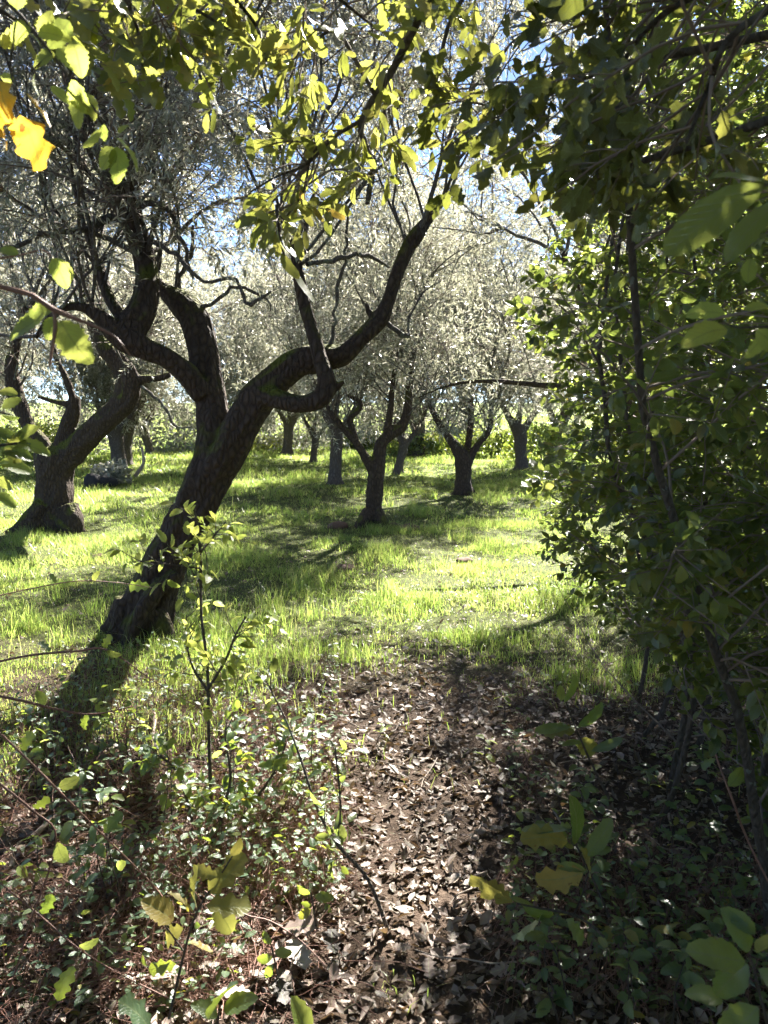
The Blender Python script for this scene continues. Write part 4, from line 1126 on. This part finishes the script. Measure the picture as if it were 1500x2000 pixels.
# few single leaves hanging below the middle spray
drawn_spray('oak_twig', 'thin oak twig with narrow yellow leaves hanging before the loop branch', 'twig',
            [[(540, 400, 2.0, 3), (545, 450, 2.0, 2.5), (555, 500, 2.0, 2), (575, 535, 2.0, 1.5)]],
            [('lance', 560, 515, 620, 588, 2.0), ('lance', 545, 490, 585, 540, 2.0), ('lance', 540, 470, 500, 478, 2.0), ('lance', 542, 440, 545, 500, 2.02), ('lance', 545, 455, 580, 500, 2.0), ('lance', 530, 400, 480, 395, 2.0), ('lance', 540, 420, 452, 435, 2.0), ('lance', 545, 480, 515, 505, 1.98), ('lance', 540, 410, 580, 440, 2.0)], 941)
drawn_spray('hornbeam_branch', 'light green toothed leaves on a thin branch at the upper left', 'branch',
            [[(-60, -60, 1.1, 4), (40, 30, 1.1, 3.5), (100, 105, 1.1, 3), (150, 170, 1.1, 2.5), (205, 240, 1.1, 2), (228, 285, 1.1, 1.5)], [(40, 30, 1.1, 2), (20, 120, 1.1, 2), (30, 190, 1.1, 1.5)], [(100, 105, 1.1, 2), (60, 140, 1.1, 1.5)]],
            [('horn', 138, 35, 95, 92, 1.1), ('horn', 140, 72, 160, 150, 1.1), ('horn', 105, 90, 165, 135, 1.12), ('horn', 112, 105, 60, 118, 1.1), ('horn', 95, 165, 135, 200, 1.1), ('horn', 135, 150, 168, 225, 1.08),
             ('horn', 158, 175, 190, 222, 1.1), ('horn', 160, 185, 140, 245, 1.1), ('horn', 200, 245, 165, 292, 1.1), ('horn', 205, 240, 200, 275, 1.12), ('horn', 222, 265, 282, 318, 1.1), ('horn', 226, 280, 238, 356, 1.1), ('horn', 222, 282, 198, 330, 1.1), ('horn', 230, 262, 250, 240, 1.1),
             ('horn', 60, 40, 20, 78, 1.1), ('horn', 70, 65, 125, 60, 1.08), ('horn', 30, 25, 40, -40, 1.1), ('horn', 85, 85, 95, 20, 1.1), ('horn', 30, 150, -10, 170, 1.1), ('horn', 70, 140, 60, 180, 1.12)], 942)
drawn_spray('amber_leaf_twig', 'twig with orange-yellow autumn leaves at the left edge', 'twig',
            [[(-60, 90, 1.05, 3), (-10, 140, 1.05, 2.5), (20, 185, 1.05, 2), (35, 220, 1.05, 1.5)]],
            [('amber', 35, 215, 78, 335, 1.05), ('amber', 45, 175, 108, 238, 1.06), ('amber', -5, 150, 8, 225, 1.04), ('amber', 22, 200, -25, 275, 1.05), ('amber', 30, 222, 30, 300, 1.07), ('amber', 0, 240, 22, 292, 1.04)], 943)
drawn_spray('reddish_twig', 'reddish twig crossing the left edge with two sunlit rounded leaves', 'twig',
            [[(-60, 545, 1.0, 5), (20, 565, 1.0, 5), (65, 578, 1.0, 5), (105, 605, 1.0, 5), (180, 635, 1.0, 3), (225, 658, 1.0, 2.5), (255, 695, 1.0, 1.5)], [(105, 605, 1.0, 3), (108, 640, 1.0, 4), (100, 690, 1.0, 3), (97, 716, 1.0, 2)]],
            [('horn', 98, 602, 12, 660, 1.0), ('horn', 105, 608, 50, 605, 1.02), ('horn', 112, 618, 172, 714, 1.0), ('horn', 108, 615, 92, 662, 1.01)], 944, mat='bramble')
drawn_spray('thin_twig', 'thin twig with one torn yellow leaf against the leaning olive limbs', 'twig',
            [[(-40, 510, 1.1, 2), (40, 498, 1.1, 2), (82, 488, 1.1, 1.5), (100, 500, 1.1, 1.2)]], [('bright', 98, 498, 130, 562, 1.1), ('horn', 40, 498, -5, 482, 1.1), ('bright', 95, 500, 142, 548, 1.12)], 945, mat='bramble')
drawn_spray('oak_twig', 'cluster of lobed green and yellow leaves at the left edge, mid height', 'twig',
            [[(-60, 880, 1.3, 3), (0, 870, 1.3, 3), (40, 865, 1.3, 2), (60, 868, 1.3, 1.5)], [(-50, 800, 1.3, 2.5), (0, 805, 1.3, 2), (20, 810, 1.3, 1.5)], [(-50, 940, 1.3, 2.5), (-5, 935, 1.3, 2)]],
            [('bright', -8, 765, 32, 768, 1.3), ('shrub', 0, 800, 35, 775, 1.3), ('shrub', 0, 808, 30, 825, 1.3), ('bright', 28, 866, 88, 868, 1.3), ('bright', 30, 862, 72, 832, 1.3), ('oak', 10, 868, 50, 846, 1.3), ('shrub', -5, 880, 60, 886, 1.3),
             ('bright', -10, 905, 62, 910, 1.3), ('bright', -8, 930, 22, 955, 1.3), ('bright', -15, 960, 36, 986, 1.3), ('oak', 5, 872, 40, 900, 1.3), ('shrub', -20, 840, 30, 850, 1.3), ('bright', -20, 915, 15, 900, 1.3)], 946)
drawn_spray('shrub_shoot', 'dark long blurred leaves close to the lens at the right edge', 'twig',
            [[(1640, 330, .75, 4), (1560, 345, .75, 4), (1500, 360, .75, 3), (1450, 380, .75, 2)]], [('blade', 1510, 345, 1300, 490, .75), ('blade', 1520, 360, 1400, 330, .75), ('blade', 1530, 380, 1420, 500, .78)], 947)
drawn_spray('shrub_shoot', 'two glowing smooth green leaves at the right edge above the dark shrub', 'twig',
            [[(1640, 640, .9, 4), (1540, 635, .9, 3), (1440, 640, .9, 2), (1410, 625, .9, 1.5)]], [('bright', 1425, 612, 1338, 610, .9), ('bright', 1430, 640, 1340, 664, .9), ('bright', 1460, 560, 1470, 500, .95), ('bright', 1450, 610, 1500, 585, .9), ('bright', 1470, 640, 1530, 690, .9), ('bright', 1500, 640, 1470, 700, .92)], 948)
drawn_spray('shrub_shoot', 'large bluish-green blurred leaves in the bottom right corner', 'twig',
            [[(1560, 2120, .85, 4), (1500, 2000, .85, 4), (1475, 1900, .85, 3), (1465, 1870, .85, 2)]],
            [('seed', 1470, 1880, 1345, 1850, .85), ('seed', 1468, 1875, 1400, 1955, .85), ('seed', 1470, 1870, 1540, 1800, .85), ('seed', 1480, 1830, 1430, 1775, .86), ('seed', 1475, 1885, 1540, 1960, .85), ('seed', 1420, 1960, 1345, 1935, .9), ('seed', 1430, 1990, 1380, 2040, .9), ('seed', 1465, 1865, 1440, 1790, .86), ('seed', 1490, 1960, 1400, 2030, .84)], 949)
drawn_spray('oak_shoot', 'yellow toothed leaf shoot reaching over the path from the shrub', 'shoot',
            [[(1180, 1830, 1.75, 3), (1130, 1790, 1.8, 3), (1060, 1775, 1.8, 2.5), (1010, 1765, 1.8, 2)]],
            [('yellow', 1010, 1768, 918, 1722, 1.8), ('yellow', 1000, 1765, 950, 1722, 1.82), ('seedl', 1015, 1768, 1085, 1795, 1.8), ('seedoak', 1060, 1778, 1030, 1850, 1.8), ('seedl', 1050, 1775, 1000, 1750, 1.82), ('seedoak', 1100, 1790, 1150, 1840, 1.78)], 950)
drawn_spray('oak_shoot', 'pair of pale and yellow serrated leaves pointing left over the path', 'shoot',
            [[(1190, 1790, 1.9, 3), (1150, 1700, 1.9, 2.5), (1120, 1640, 1.9, 2), (1115, 1620, 1.9, 1.5)]],
            [('seedl', 1118, 1622, 1018, 1615, 1.9), ('yellow', 1118, 1645, 1024, 1635, 1.9), ('blade', 1125, 1660, 1130, 1565, 1.9), ('yellow', 1150, 1700, 1050, 1720, 1.9), ('seedl', 1140, 1680, 1190, 1600, 1.92), ('yellow', 1150, 1720, 1150, 1660, 1.9), ('seedl', 1150, 1700, 1090, 1690, 1.9)], 951)
drawn_spray('oak_shoot', 'leaning shoot with horizontal green and yellow leaves over the path edge', 'shoot',
            [[(1190, 1560, 2.4, 3), (1150, 1480, 2.4, 2.5), (1120, 1410, 2.4, 2), (1105, 1370, 2.4, 1.5)]],
            [('seedl', 1120, 1420, 1045, 1425, 2.4), ('yellow', 1130, 1430, 1062, 1428, 2.4), ('seedl', 1100, 1378, 1130, 1325, 2.4), ('bright', 1098, 1372, 1095, 1340, 2.4), ('seedl', 1150, 1470, 1215, 1440, 2.4), ('yround', 1130, 1440, 1165, 1480, 2.4), ('seedl', 1125, 1425, 1180, 1380, 2.4), ('seedl', 1140, 1450, 1100, 1450, 2.4)], 952)
drawn_spray('oak_shoot', 'cluster of large yellowing lobed leaves in the lower left', 'shoot',
            [[(330, 1990, 1.75, 3), (360, 1860, 1.8, 3), (385, 1780, 1.8, 2.5), (430, 1710, 1.85, 2), (455, 1670, 1.85, 1.5)], [(360, 1860, 1.8, 2), (310, 1790, 1.8, 1.5)]],
            [('yellow', 385, 1780, 375, 1695, 1.8), ('yellow', 400, 1755, 470, 1665, 1.82), ('yellow', 395, 1770, 480, 1760, 1.8), ('yellow', 380, 1790, 350, 1730, 1.78), ('yround', 420, 1770, 455, 1825, 1.8), ('yround', 345, 1800, 285, 1755, 1.8), ('yellow', 365, 1810, 310, 1840, 1.8), ('yellow', 430, 1715, 380, 1690, 1.82), ('yround', 455, 1675, 470, 1640, 1.85), ('yellow', 360, 1840, 420, 1850, 1.75), ('seedoak', 350, 1880, 290, 1900, 1.75)], 953)
drawn_spray('oak_shoot', 'broad green leaves catching light at the bottom edge', 'shoot',
            [[(420, 2080, 1.5, 3), (425, 2000, 1.5, 3), (430, 1960, 1.5, 2)]], [('seed', 400, 1998, 455, 1910, 1.5), ('seed', 430, 1975, 490, 1940, 1.5), ('bright', 600, 2030, 595, 1960, 1.5), ('seedoak', 110, 1960, 140, 1905, 1.5), ('seedoak', 300, 2020, 240, 1950, 1.5), ('seed', 430, 1990, 380, 1960, 1.52)], 954)
drawn_spray('seedling', 'small pale green seedling with bluish leaves at the path edge', 'seedling',
            [[(618, 1815, 2.1, 2), (612, 1770, 2.1, 2), (608, 1745, 2.1, 1.5)]], [('seed', 608, 1748, 580, 1732, 2.1), ('seed', 610, 1752, 652, 1750, 2.1), ('seed', 612, 1775, 578, 1790, 2.1), ('seed', 612, 1770, 590, 1765, 2.12)], 955)
drawn_spray('seedling', 'seedling with four small grey-green leaves before the tan oak leaf', 'seedling',
            [[(545, 1915, 1.9, 2), (535, 1870, 1.9, 2), (530, 1845, 1.9, 1.5)]], [('seed', 530, 1848, 515, 1820, 1.9), ('seed', 532, 1858, 570, 1860, 1.9), ('seed', 535, 1868, 500, 1875, 1.9), ('seed', 536, 1880, 515, 1912, 1.9)], 956)

# ---- the oak sapling in front of the leaning trunk
def sapling(label, specs, seed, kind, far, matn, per1, len1, nleaf, size, n_ind=300, flat=.8, nzr=.5, t0=.25, up=(.06, -.02), mat='oak_bark', name='oak_sapling', cat='sapling', stem_leaves=0, group=None):
    rng = rng_of(seed)
    base = P(*specs[0][0][:3]); base[2] = float(gz(base[0], base[1]))
    t = thing(name, base, label, cat, group)
    S0 = []
    for s in specs:
        rows = [(*P(u, v, Y), r * Y / FPX) for (u, v, Y, r) in s]
        if s is specs[0]: rows[0] = (base[0], base[1], base[2] - .01, rows[0][3])
        c = catmull(rows, .02); c = c[np.linspace(0, len(c) - 1, 24).astype(int)]
        S0.append(c[:, :3]); stem_obj(t, base, c[:, :3], np.maximum(c[:, 3], .0012), mat)
    S0 = np.array(S0)
    s, d, par, tt = spawn(rng, S0, per1, t0, 1.0, .6, 1.2)
    L1 = walk(rng, s, d, rng.uniform(*len1, len(s)), 6, .12, up)
    for i in range(len(L1)): stem_obj(t, base, L1[i], np.linspace(.0022, .001, 6), mat, 'twig', 5)
    p, d, nz, sc = leaves_on(rng, L1, nleaf, size, flat, nzr, t0=.3)
    split_leaves(t, base, p, d, nz, sc, LB[kind], far, M[matn], n_ind)
    return t
DS = 2.8
sapling('slim oak sapling with fresh green leaves in front of the leaning trunk',
        [[(425, 1665, DS, 4.5), (415, 1600, DS, 4), (410, 1500, DS, 3.8), (407, 1400, DS, 3.4), (405, 1300, DS, 3), (393, 1200, DS, 2.8), (392, 1110, DS, 3), (388, 1040, DS, 2.5), (378, 985, DS, 1.5)],
         [(407, 1345, DS, 3), (440, 1290, DS - .05, 2.5), (460, 1240, DS - .1, 2), (480, 1205, DS - .1, 1.5)],
         [(406, 1350, DS, 3), (375, 1300, DS + .05, 2), (362, 1240, DS + .05, 1.5), (365, 1200, DS + .05, 1)],
         [(392, 1110, DS, 2), (350, 1105, DS - .1, 1.5), (310, 1100, DS - .15, 1), (290, 1115, DS - .2, 1)],
         [(391, 1080, DS, 2), (420, 1045, DS, 1.5), (440, 1020, DS, 1)]], 960, 'bright', OVATE_F, 'hornbeam_leaf', 12, (.06, .17), 4, (.034, .062), 260, t0=.10, name='oak_sapling')
sapling('low leafy shoots around the foot of the oak sapling', [
        [(430, 1690, DS - .15, 5), (432, 1600, DS - .15, 4), (450, 1520, DS - .15, 3), (440, 1440, DS - .15, 2), (445, 1400, DS - .15, 1)],
        [(385, 1670, DS - .1, 4), (370, 1580, DS - .1, 3), (340, 1500, DS - .1, 2), (300, 1470, DS - .1, 1)],
        [(440, 1640, DS, 4), (500, 1560, DS, 3), (540, 1500, DS, 2), (560, 1450, DS, 1)]], 961, 'seed', OVATE_F, 'seedling_leaf', 9, (.05, .16), 6, (.035, .06), 200, name='oak_sapling')
sapling('dark-leaved shoot leaning over the path from lower left', [
        [(765, 1790, 2.15, 5), (720, 1720, 2.2, 4), (660, 1650, 2.25, 4), (620, 1580, 2.3, 3), (590, 1490, 2.35, 2.5), (560, 1410, 2.4, 2), (520, 1330, 2.4, 1.5)],
        [(660, 1650, 2.25, 3), (665, 1580, 2.25, 2), (660, 1510, 2.25, 2), (655, 1460, 2.25, 1.5)]], 962, 'shrub', OVATE_F, 'shrub_leaf', 7, (.05, .10), 3, (.04, .065), 120, t0=.15, name='oak_sapling')

# ---- bramble canes
CANES = [('thin pale bramble cane arching to the leaning trunk', [(-40, 1172, 3.6, 2), (60, 1150, 3.6, 2), (150, 1135, 3.6, 2), (230, 1138, 3.7, 1.5), (298, 1148, 3.8, 1)], [(298, 1146, 250, 1146), (180, 1138, 190, 1115), (110, 1142, 100, 1120)]),
         ('brown bramble cane lying level in the sun at the left edge', [(-40, 1300, 2.6, 4), (60, 1280, 2.65, 4), (150, 1272, 2.7, 4), (210, 1270, 2.75, 3), (300, 1330, 2.8, 2), (420, 1400, 2.8, 1.5)], [(200, 1268, 215, 1240), (205, 1270, 235, 1282), (100, 1276, 80, 1250), (350, 1360, 365, 1375)]),
         ('grey bramble cane sloping down from the left edge in sunlight', [(-40, 1352, 2.4, 5), (40, 1368, 2.4, 5), (110, 1385, 2.45, 4), (180, 1395, 2.5, 3), (260, 1380, 2.5, 2)], [(175, 1392, 160, 1425), (90, 1380, 70, 1350)]),
         ('dark bramble cane running diagonally down past the lower left', [(-40, 1395, 2.0, 4), (40, 1470, 2.0, 4), (110, 1540, 2.0, 4), (200, 1630, 2.05, 3), (300, 1730, 2.1, 3), (340, 1790, 2.1, 2)], [(40, 1470, 60, 1430), (110, 1540, 150, 1520), (200, 1630, 230, 1590), (250, 1680, 220, 1700)]),
         ('reddish bramble cane low in the lower left corner', [(-40, 1500, 1.8, 4), (60, 1580, 1.8, 4), (110, 1640, 1.8, 3), (60, 1800, 1.8, 3), (20, 1930, 1.8, 3)], [(60, 1580, 95, 1560), (110, 1640, 130, 1690)]),
         ('thin brown bramble runner crossing the bottom left', [(-30, 1700, 1.9, 2), (80, 1790, 1.85, 3), (150, 1850, 1.8, 3), (230, 1900, 1.8, 2), (330, 1950, 1.8, 2)], [(80, 1790, 100, 1750), (150, 1850, 190, 1840)]),
         ('curved tan bramble runner reaching the large tan leaf', [(400, 1740, 2.05, 2), (475, 1785, 2.0, 3), (530, 1800, 2.0, 3), (590, 1840, 1.95, 2.5), (635, 1885, 1.9, 2)], [(475, 1785, 455, 1770)]),
         ('pale kinked dry runner lying in the lower left litter', [(75, 1700, 2.25, 2), (108, 1703, 2.25, 3), (130, 1722, 2.25, 2.5), (170, 1728, 2.25, 2)], []),
         ('fine straight runner stretched across the shrub foot', [(1180, 1300, 2.6, 1), (1300, 1255, 2.5, 1), (1420, 1270, 2.4, 1), (1540, 1290, 2.3, 1)], []),
         ('bare brown cane bending upright through the dark shrub foot', [(1530, 1780, 1.9, 3), (1460, 1640, 2.0, 4), (1430, 1560, 2.0, 4), (1400, 1480, 2.1, 3), (1385, 1420, 2.1, 2)], [(1400, 1480, 1370, 1500), (1420, 1540, 1450, 1500)])]
rngc = rng_of(970)
for i, (lab, pts, lv) in enumerate(CANES):
    base = P(*pts[0][:3]); t = thing('bramble_cane', base, lab, 'bramble', 'bramble canes')
    rows = [(*P(u, v, Y), r * Y / FPX) for (u, v, Y, r) in pts]
    c = catmull(rows, .02); c[:, 3] *= .6; stem_obj(t, base, c[:, :3], np.maximum(c[:, 3], .0009), 'bramble', 'stem', 7)
    # prickles
    g = Geo()
    tg = nrm(np.gradient(c[:, :3], axis=0))
    for q in range(2, len(c) - 1, 2):
        sd = nrm(np.cross(tg[q], rngc.normal(0, 1, 3))); r = max(c[q, 3], .0009)
        a = c[q, :3] + tg[q] * .002; b = c[q, :3] - tg[q] * .002; w = np.cross(tg[q], sd) * .0012
        g.add([a, b, c[q, :3] + w, c[q, :3] - w, c[q, :3] + sd * (r + .0055)], T=[(0, 2, 4), (2, 1, 4), (1, 3, 4), (3, 0, 4)])
    if g.n: link('prickles', g.mesh('prickles', M['bramble'], base), t, kind='stuff')
    for q, (u0, v0, u1, v1) in enumerate(lv):
        Y = float(np.interp(u0, *zip(*sorted((p[0], p[2]) for p in pts))))
        place_leaf(t, base, LB['bright' if q % 2 else 'seedoak'][q % 4], P(u0, v0, Y), P(u1, v1, Y), rngc)

# ---- seedlings on both sides of the path
def seedling(x, y, h, n, rng, label, group, kind):
    b = np.array([x, y, float(gz(x, y))])
    t = thing('oak_seedling', b, label, 'seedling', group)
    L = walk(rng, b[None] - np.array([[0, 0, .01]]), np.array([[rng.normal(0, .25), rng.normal(0, .25), 1.]]), h, 8, .09, (.05, .0))[0]
    stem_obj(t, b, L, np.linspace(.0028, .0012, 8), 'oak_bark', 'stem', 5)
    for i in range(n):
        q = rng.uniform(.35, 1.0) * 6.99 if i > 2 else 6.9; k = int(q); p = L[k] * (1 - q + k) + L[k + 1] * (q - k)
        az = i * 2.4 + rng.uniform(-.4, .4); el = rng.uniform(-.25, .45)
        d = np.array([math.cos(az) * math.cos(el), math.sin(az) * math.cos(el), math.sin(el)]); s = rng.uniform(.032, .066)
        nz = nrm(np.array([0, 0, 1.]) + rng.normal(0, .3, 3) - d * .2)
        X, Yv, Z = frames(d[None], nz[None]); X, Yv, Z = X[0] * s, Yv[0] * s, Z[0] * s; o = link('leaf', LB[kind][i % 4], t); pp = p - b
        o.matrix_basis = Matrix(((X[0], Yv[0], Z[0], pp[0]), (X[1], Yv[1], Z[1], pp[1]), (X[2], Yv[2], Z[2], pp[2]), (0, 0, 0, 1)))
def zone_r(u, v):
    w = ('on the right verge of the path', 'among the shrub stems', 'in the dark bottom right corner')[0 if u < 1190 else (1 if v < 1700 else 2)]
    return 'dark bluish-green oak seedling ' + w, 'shaded seedlings ' + w
def zone_l(u, v):
    w = ('below the bramble canes at the left edge', 'around the foot of the oak sapling', 'on the left verge of the path')[0 if u < 230 else (1 if u < 500 else 2)]
    return 'small fresh green seedling ' + w, 'seedlings ' + w
def build_seedlings():
    rng = rng_of(980); k = 0
    while k < 42:
        u, v = rng.uniform(1010, 1480), rng.uniform(1400, 1990)
        if u < 1010 + (0 if v < 1750 else 70): continue
        p = G(u, min(v + 60, 2100))
        seedling(p[0], p[1], rng.uniform(.12, .36), int(rng.integers(6, 12)), rng, *zone_r(u, v), 'seedoak' if k % 3 == 0 else 'seed'); k += 1
    k = 0
    while k < 44:
        u, v = rng.uniform(10, 640), rng.uniform(1400, 1760)
        if u > 480 and v > 1620: continue
        p = G(u, v + 50)
        seedling(p[0], p[1], rng.uniform(.12, .48), int(rng.integers(6, 13)), rng, *zone_l(u, v), 'seed' if k % 3 else 'bright'); k += 1
    for (u, v, lab) in [(735, 1450, 'lone seedling with two upright leaves at the top of the path'), (945, 1490, 'yellow-green seedling on the right verge of the path'), (705, 1495, 'small grassy seedling in the middle of the path'), (985, 1400, 'low leafy seedling at the grass edge right of the path')]:
        p = G(u, v); seedling(p[0], p[1], .12, 6, rng, lab, 'seedlings on the path', 'bright')
build_seedlings()

# low creeping leaves too many to count
def undergrowth(label, area, n, seed, kind, matn, hmax=.2):
    rng = rng_of(seed)
    u = rng.uniform(area[0], area[2], n); v = rng.uniform(area[1], area[3], n)
    p = np.array([G(a, b) for a, b in zip(u, v)])
    k = fbm(p[:, 0] * 2.2 + seed, p[:, 1] * 2.2, 2) > .42
    p = p[k]; n = len(p)
    p[:, 2] += rng.random(n) ** 1.6 * hmax + .015
    az = rng.uniform(0, 6.28, n); d = np.stack([np.cos(az), np.sin(az), rng.normal(0, .3, n)], -1)
    nz = rng.normal(0, .4, (n, 3)) + np.array([0, 0, 1.])
    g = Geo(); sc = rng.uniform(.018, .046, n); TT = [OVATE_F[0], OAKY_F[1], LANCE_F[2], OVATE_F[2]]
    for q in range(4): scatter(g, TT[q], p[q::4], d[q::4], nz[q::4], sc[q::4])
    st = np.stack([p, p * np.array([1, 1, 0]) + np.stack([rng.normal(0, .07, n), rng.normal(0, .07, n), gz(p[:, 0], p[:, 1])], -1)], 1)
    o = link('undergrowth', g.mesh('undergrowth', M[matn]), kind='stuff'); o['label'] = label; o['category'] = 'undergrowth'
    g2 = Geo(); tubes(g2, st, np.full((n, 2), .0008), 3); link('stalks', g2.mesh('stalks', M['bramble']), o, kind='stuff')
undergrowth('small creeping green leaves covering the ground left of the path', (-60, 1300, 670, 1780), 6200, 991, 'seed', 'seedling_leaf', .22)
undergrowth('small dark creeping leaves on the ground below the shrub', (985, 1350, 1560, 2000), 3200, 992, 'seed', 'seedling_leaf')
undergrowth('thin creeping leaves at the bottom left corner', (-60, 1780, 480, 2000), 500, 993, 'seed', 'seedling_leaf')

# dry grass stems and fine twigs tangled at the lower left
def tangle():
    rng = rng_of(995); n = 1700
    u = rng.uniform(-60, 600, n); v = 1380 + 600 * rng.random(n)
    p = np.array([G(a, b) for a, b in zip(u, v)])
    d = rng.normal(0, 1, (n, 3)); d[:, 2] = np.abs(d[:, 2]) * .2
    L = walk(rng, p, d, rng.uniform(.08, .42, n), 6, .14, (.10, -.25))
    L[:, :, 2] = np.maximum(L[:, :, 2], gz(L[:, :, 0], L[:, :, 1]) + .01)
    g = Geo(); tubes(g, L, np.full((n, 6), .0013), 3)
    o = link('dry_undergrowth', g.mesh('dry_undergrowth', M['bramble']), kind='stuff'); o['label'] = 'tangle of thin reddish dry stems in the lower left'; o['category'] = 'undergrowth'
tangle()

# ---- unseen oaks added overhead to cut the sky light and shade the boughs
def shade_oak(label, bx, by, th, seed, bias, spread, lim, nl, n1=16, up=.25):
    rng = rng_of(seed)
    b = np.array([bx, by, float(gz(bx, by))])
    t = thing('added_shade_oak', b, label, 'tree')
    pts = np.array([b + np.array([0, 0, -.1]), b + np.array([-.05, .05, th * .3]), b + np.array([-.1, .1, th * .65]), b + np.array([-.25, .15, th])])
    c = catmull(np.hstack([pts, np.array([[.2], [.17], [.14], [.11]])]), .06)
    g = Geo(); limb_tube(g, c[:, :3], c[:, 3], rng, 24); link('trunk', g.mesh('trunk', M['oak_bark'], b), t)
    st = c[-np.arange(1, n1 + 1), :3]
    az = np.linspace(0, 2 * np.pi, n1, endpoint=False) + rng.uniform(-.2, .2, n1)
    L1 = walk(rng, st, np.stack([np.cos(az) + bias[0], np.sin(az) + bias[1], np.full(n1, up)], -1), rng.uniform(*spread, n1), 12, .09, (.05, .01))
    L1 = L1[lim(L1[:, 5]) & lim(L1[:, -1])]
    for i in range(len(L1)): stem_obj(t, b, L1[i], np.linspace(.045, .010, 12), 'oak_bark', 'branch', 8)
    s, d, par, tt = spawn(rng, L1, 16, .12, 1, .5, 1.2); L2 = walk(rng, s, d, rng.uniform(.5, 1.0, len(s)), 7, .12, (.04, -.02))
    L2 = L2[lim(L2[:, -1]) & lim(L2[:, 3])]
    s, d, par, tt = spawn(rng, L2, 6, .2, 1, .4, 1.1); L3 = walk(rng, s, d, rng.uniform(.2, .4, len(s)), 4, .12, (.0, -.06))
    L3 = L3[lim(L3[:, -1])]
    g = Geo(); tubes(g, L2, np.broadcast_to(np.linspace(.008, .003, 7), L2.shape[:2]), 3); link('twigs', g.mesh('twigs', M['twig'], b), t, kind='stuff')
    p, d, nz, sc = leaves_on(rng, L3, nl, (.09, .14), .8, .5)
    g = Geo(); scatter(g, BUSH_T[0], p, d, nz, sc); link('crown', g.mesh('crown', M['shrub_leaf'], b), t, kind='stuff')
shade_oak('unseen evergreen oak added above the viewpoint to cut the sky light', 2.6, -.9, 3.4, 999, (-.7, 0), (2.6, 4.8), lambda q: (q[:, 2] > 2.35 + .6 * np.maximum(q[:, 1], -.5)) & (q[:, 1] < 1.3), 9)
shade_oak('unseen evergreen oak added above the right side to shade the boughs', 3.4, 3.4, 4.2, 998, (-.7, -.1), (2.2, 3.8), lambda q: ((q[:, 2] > 1.95 + .53 * np.maximum(q[:, 1], 0)) | (q[:, 0] > .62 * q[:, 1] + .3)) & (q[:, 1] < 4.7) & (q[:, 0] > .85), 13, up=.45)

# ---- unseen hedges added behind and beside the camera to cut the fill light
def shade_hedge(label, x0, x1, y0, y1, h, n, seed):
    rng = rng_of(seed)
    b = np.array([(x0 + x1) / 2, (y0 + y1) / 2, 0.]); b[2] = float(gz(b[0], b[1]))
    t = thing('added_shade_hedge', b, label, 'hedge')
    ns = 16
    st = np.stack([rng.uniform(x0, x1, ns), rng.uniform(y0, y1, ns), np.zeros(ns)], -1); st[:, 2] = gz(st[:, 0], st[:, 1]) - .02
    SL = walk(rng, st, np.tile([[0, 0, 1.]], (ns, 1)) + rng.normal(0, .12, (ns, 3)), h, 12, .07, (.06, .02))
    for i in range(ns): stem_obj(t, b, SL[i], np.linspace(.02, .005, 12), 'oak_bark', 'stem', 7)
    p = np.stack([rng.uniform(x0, x1, n), rng.uniform(y0, y1, n), rng.uniform(.1, h, n)], -1)
    g = Geo(); scatter(g, BUSH_T[0], p, rng.normal(0, 1, (n, 3)), rng.normal(0, .6, (n, 3)) + np.array([0, 0, .6]), rng.uniform(.15, .25, n))
    link('foliage', g.mesh('foliage', M['shrub_leaf'], b), t, kind='stuff')
shade_hedge('unseen hedge added behind the viewpoint to block sky light', -5, 5, -3.4, -2.0, 4.6, 5000, 1001)
shade_hedge('unseen hedge added to the right of the viewpoint to block sky light', 1.9, 3.4, -2.0, 1.9, 4.6, 4000, 1002)
shade_hedge('unseen hedge added to the left of the viewpoint to block sky light', -4.2, -2.6, -2.0, 1.6, 3.2, 2800, 1003)
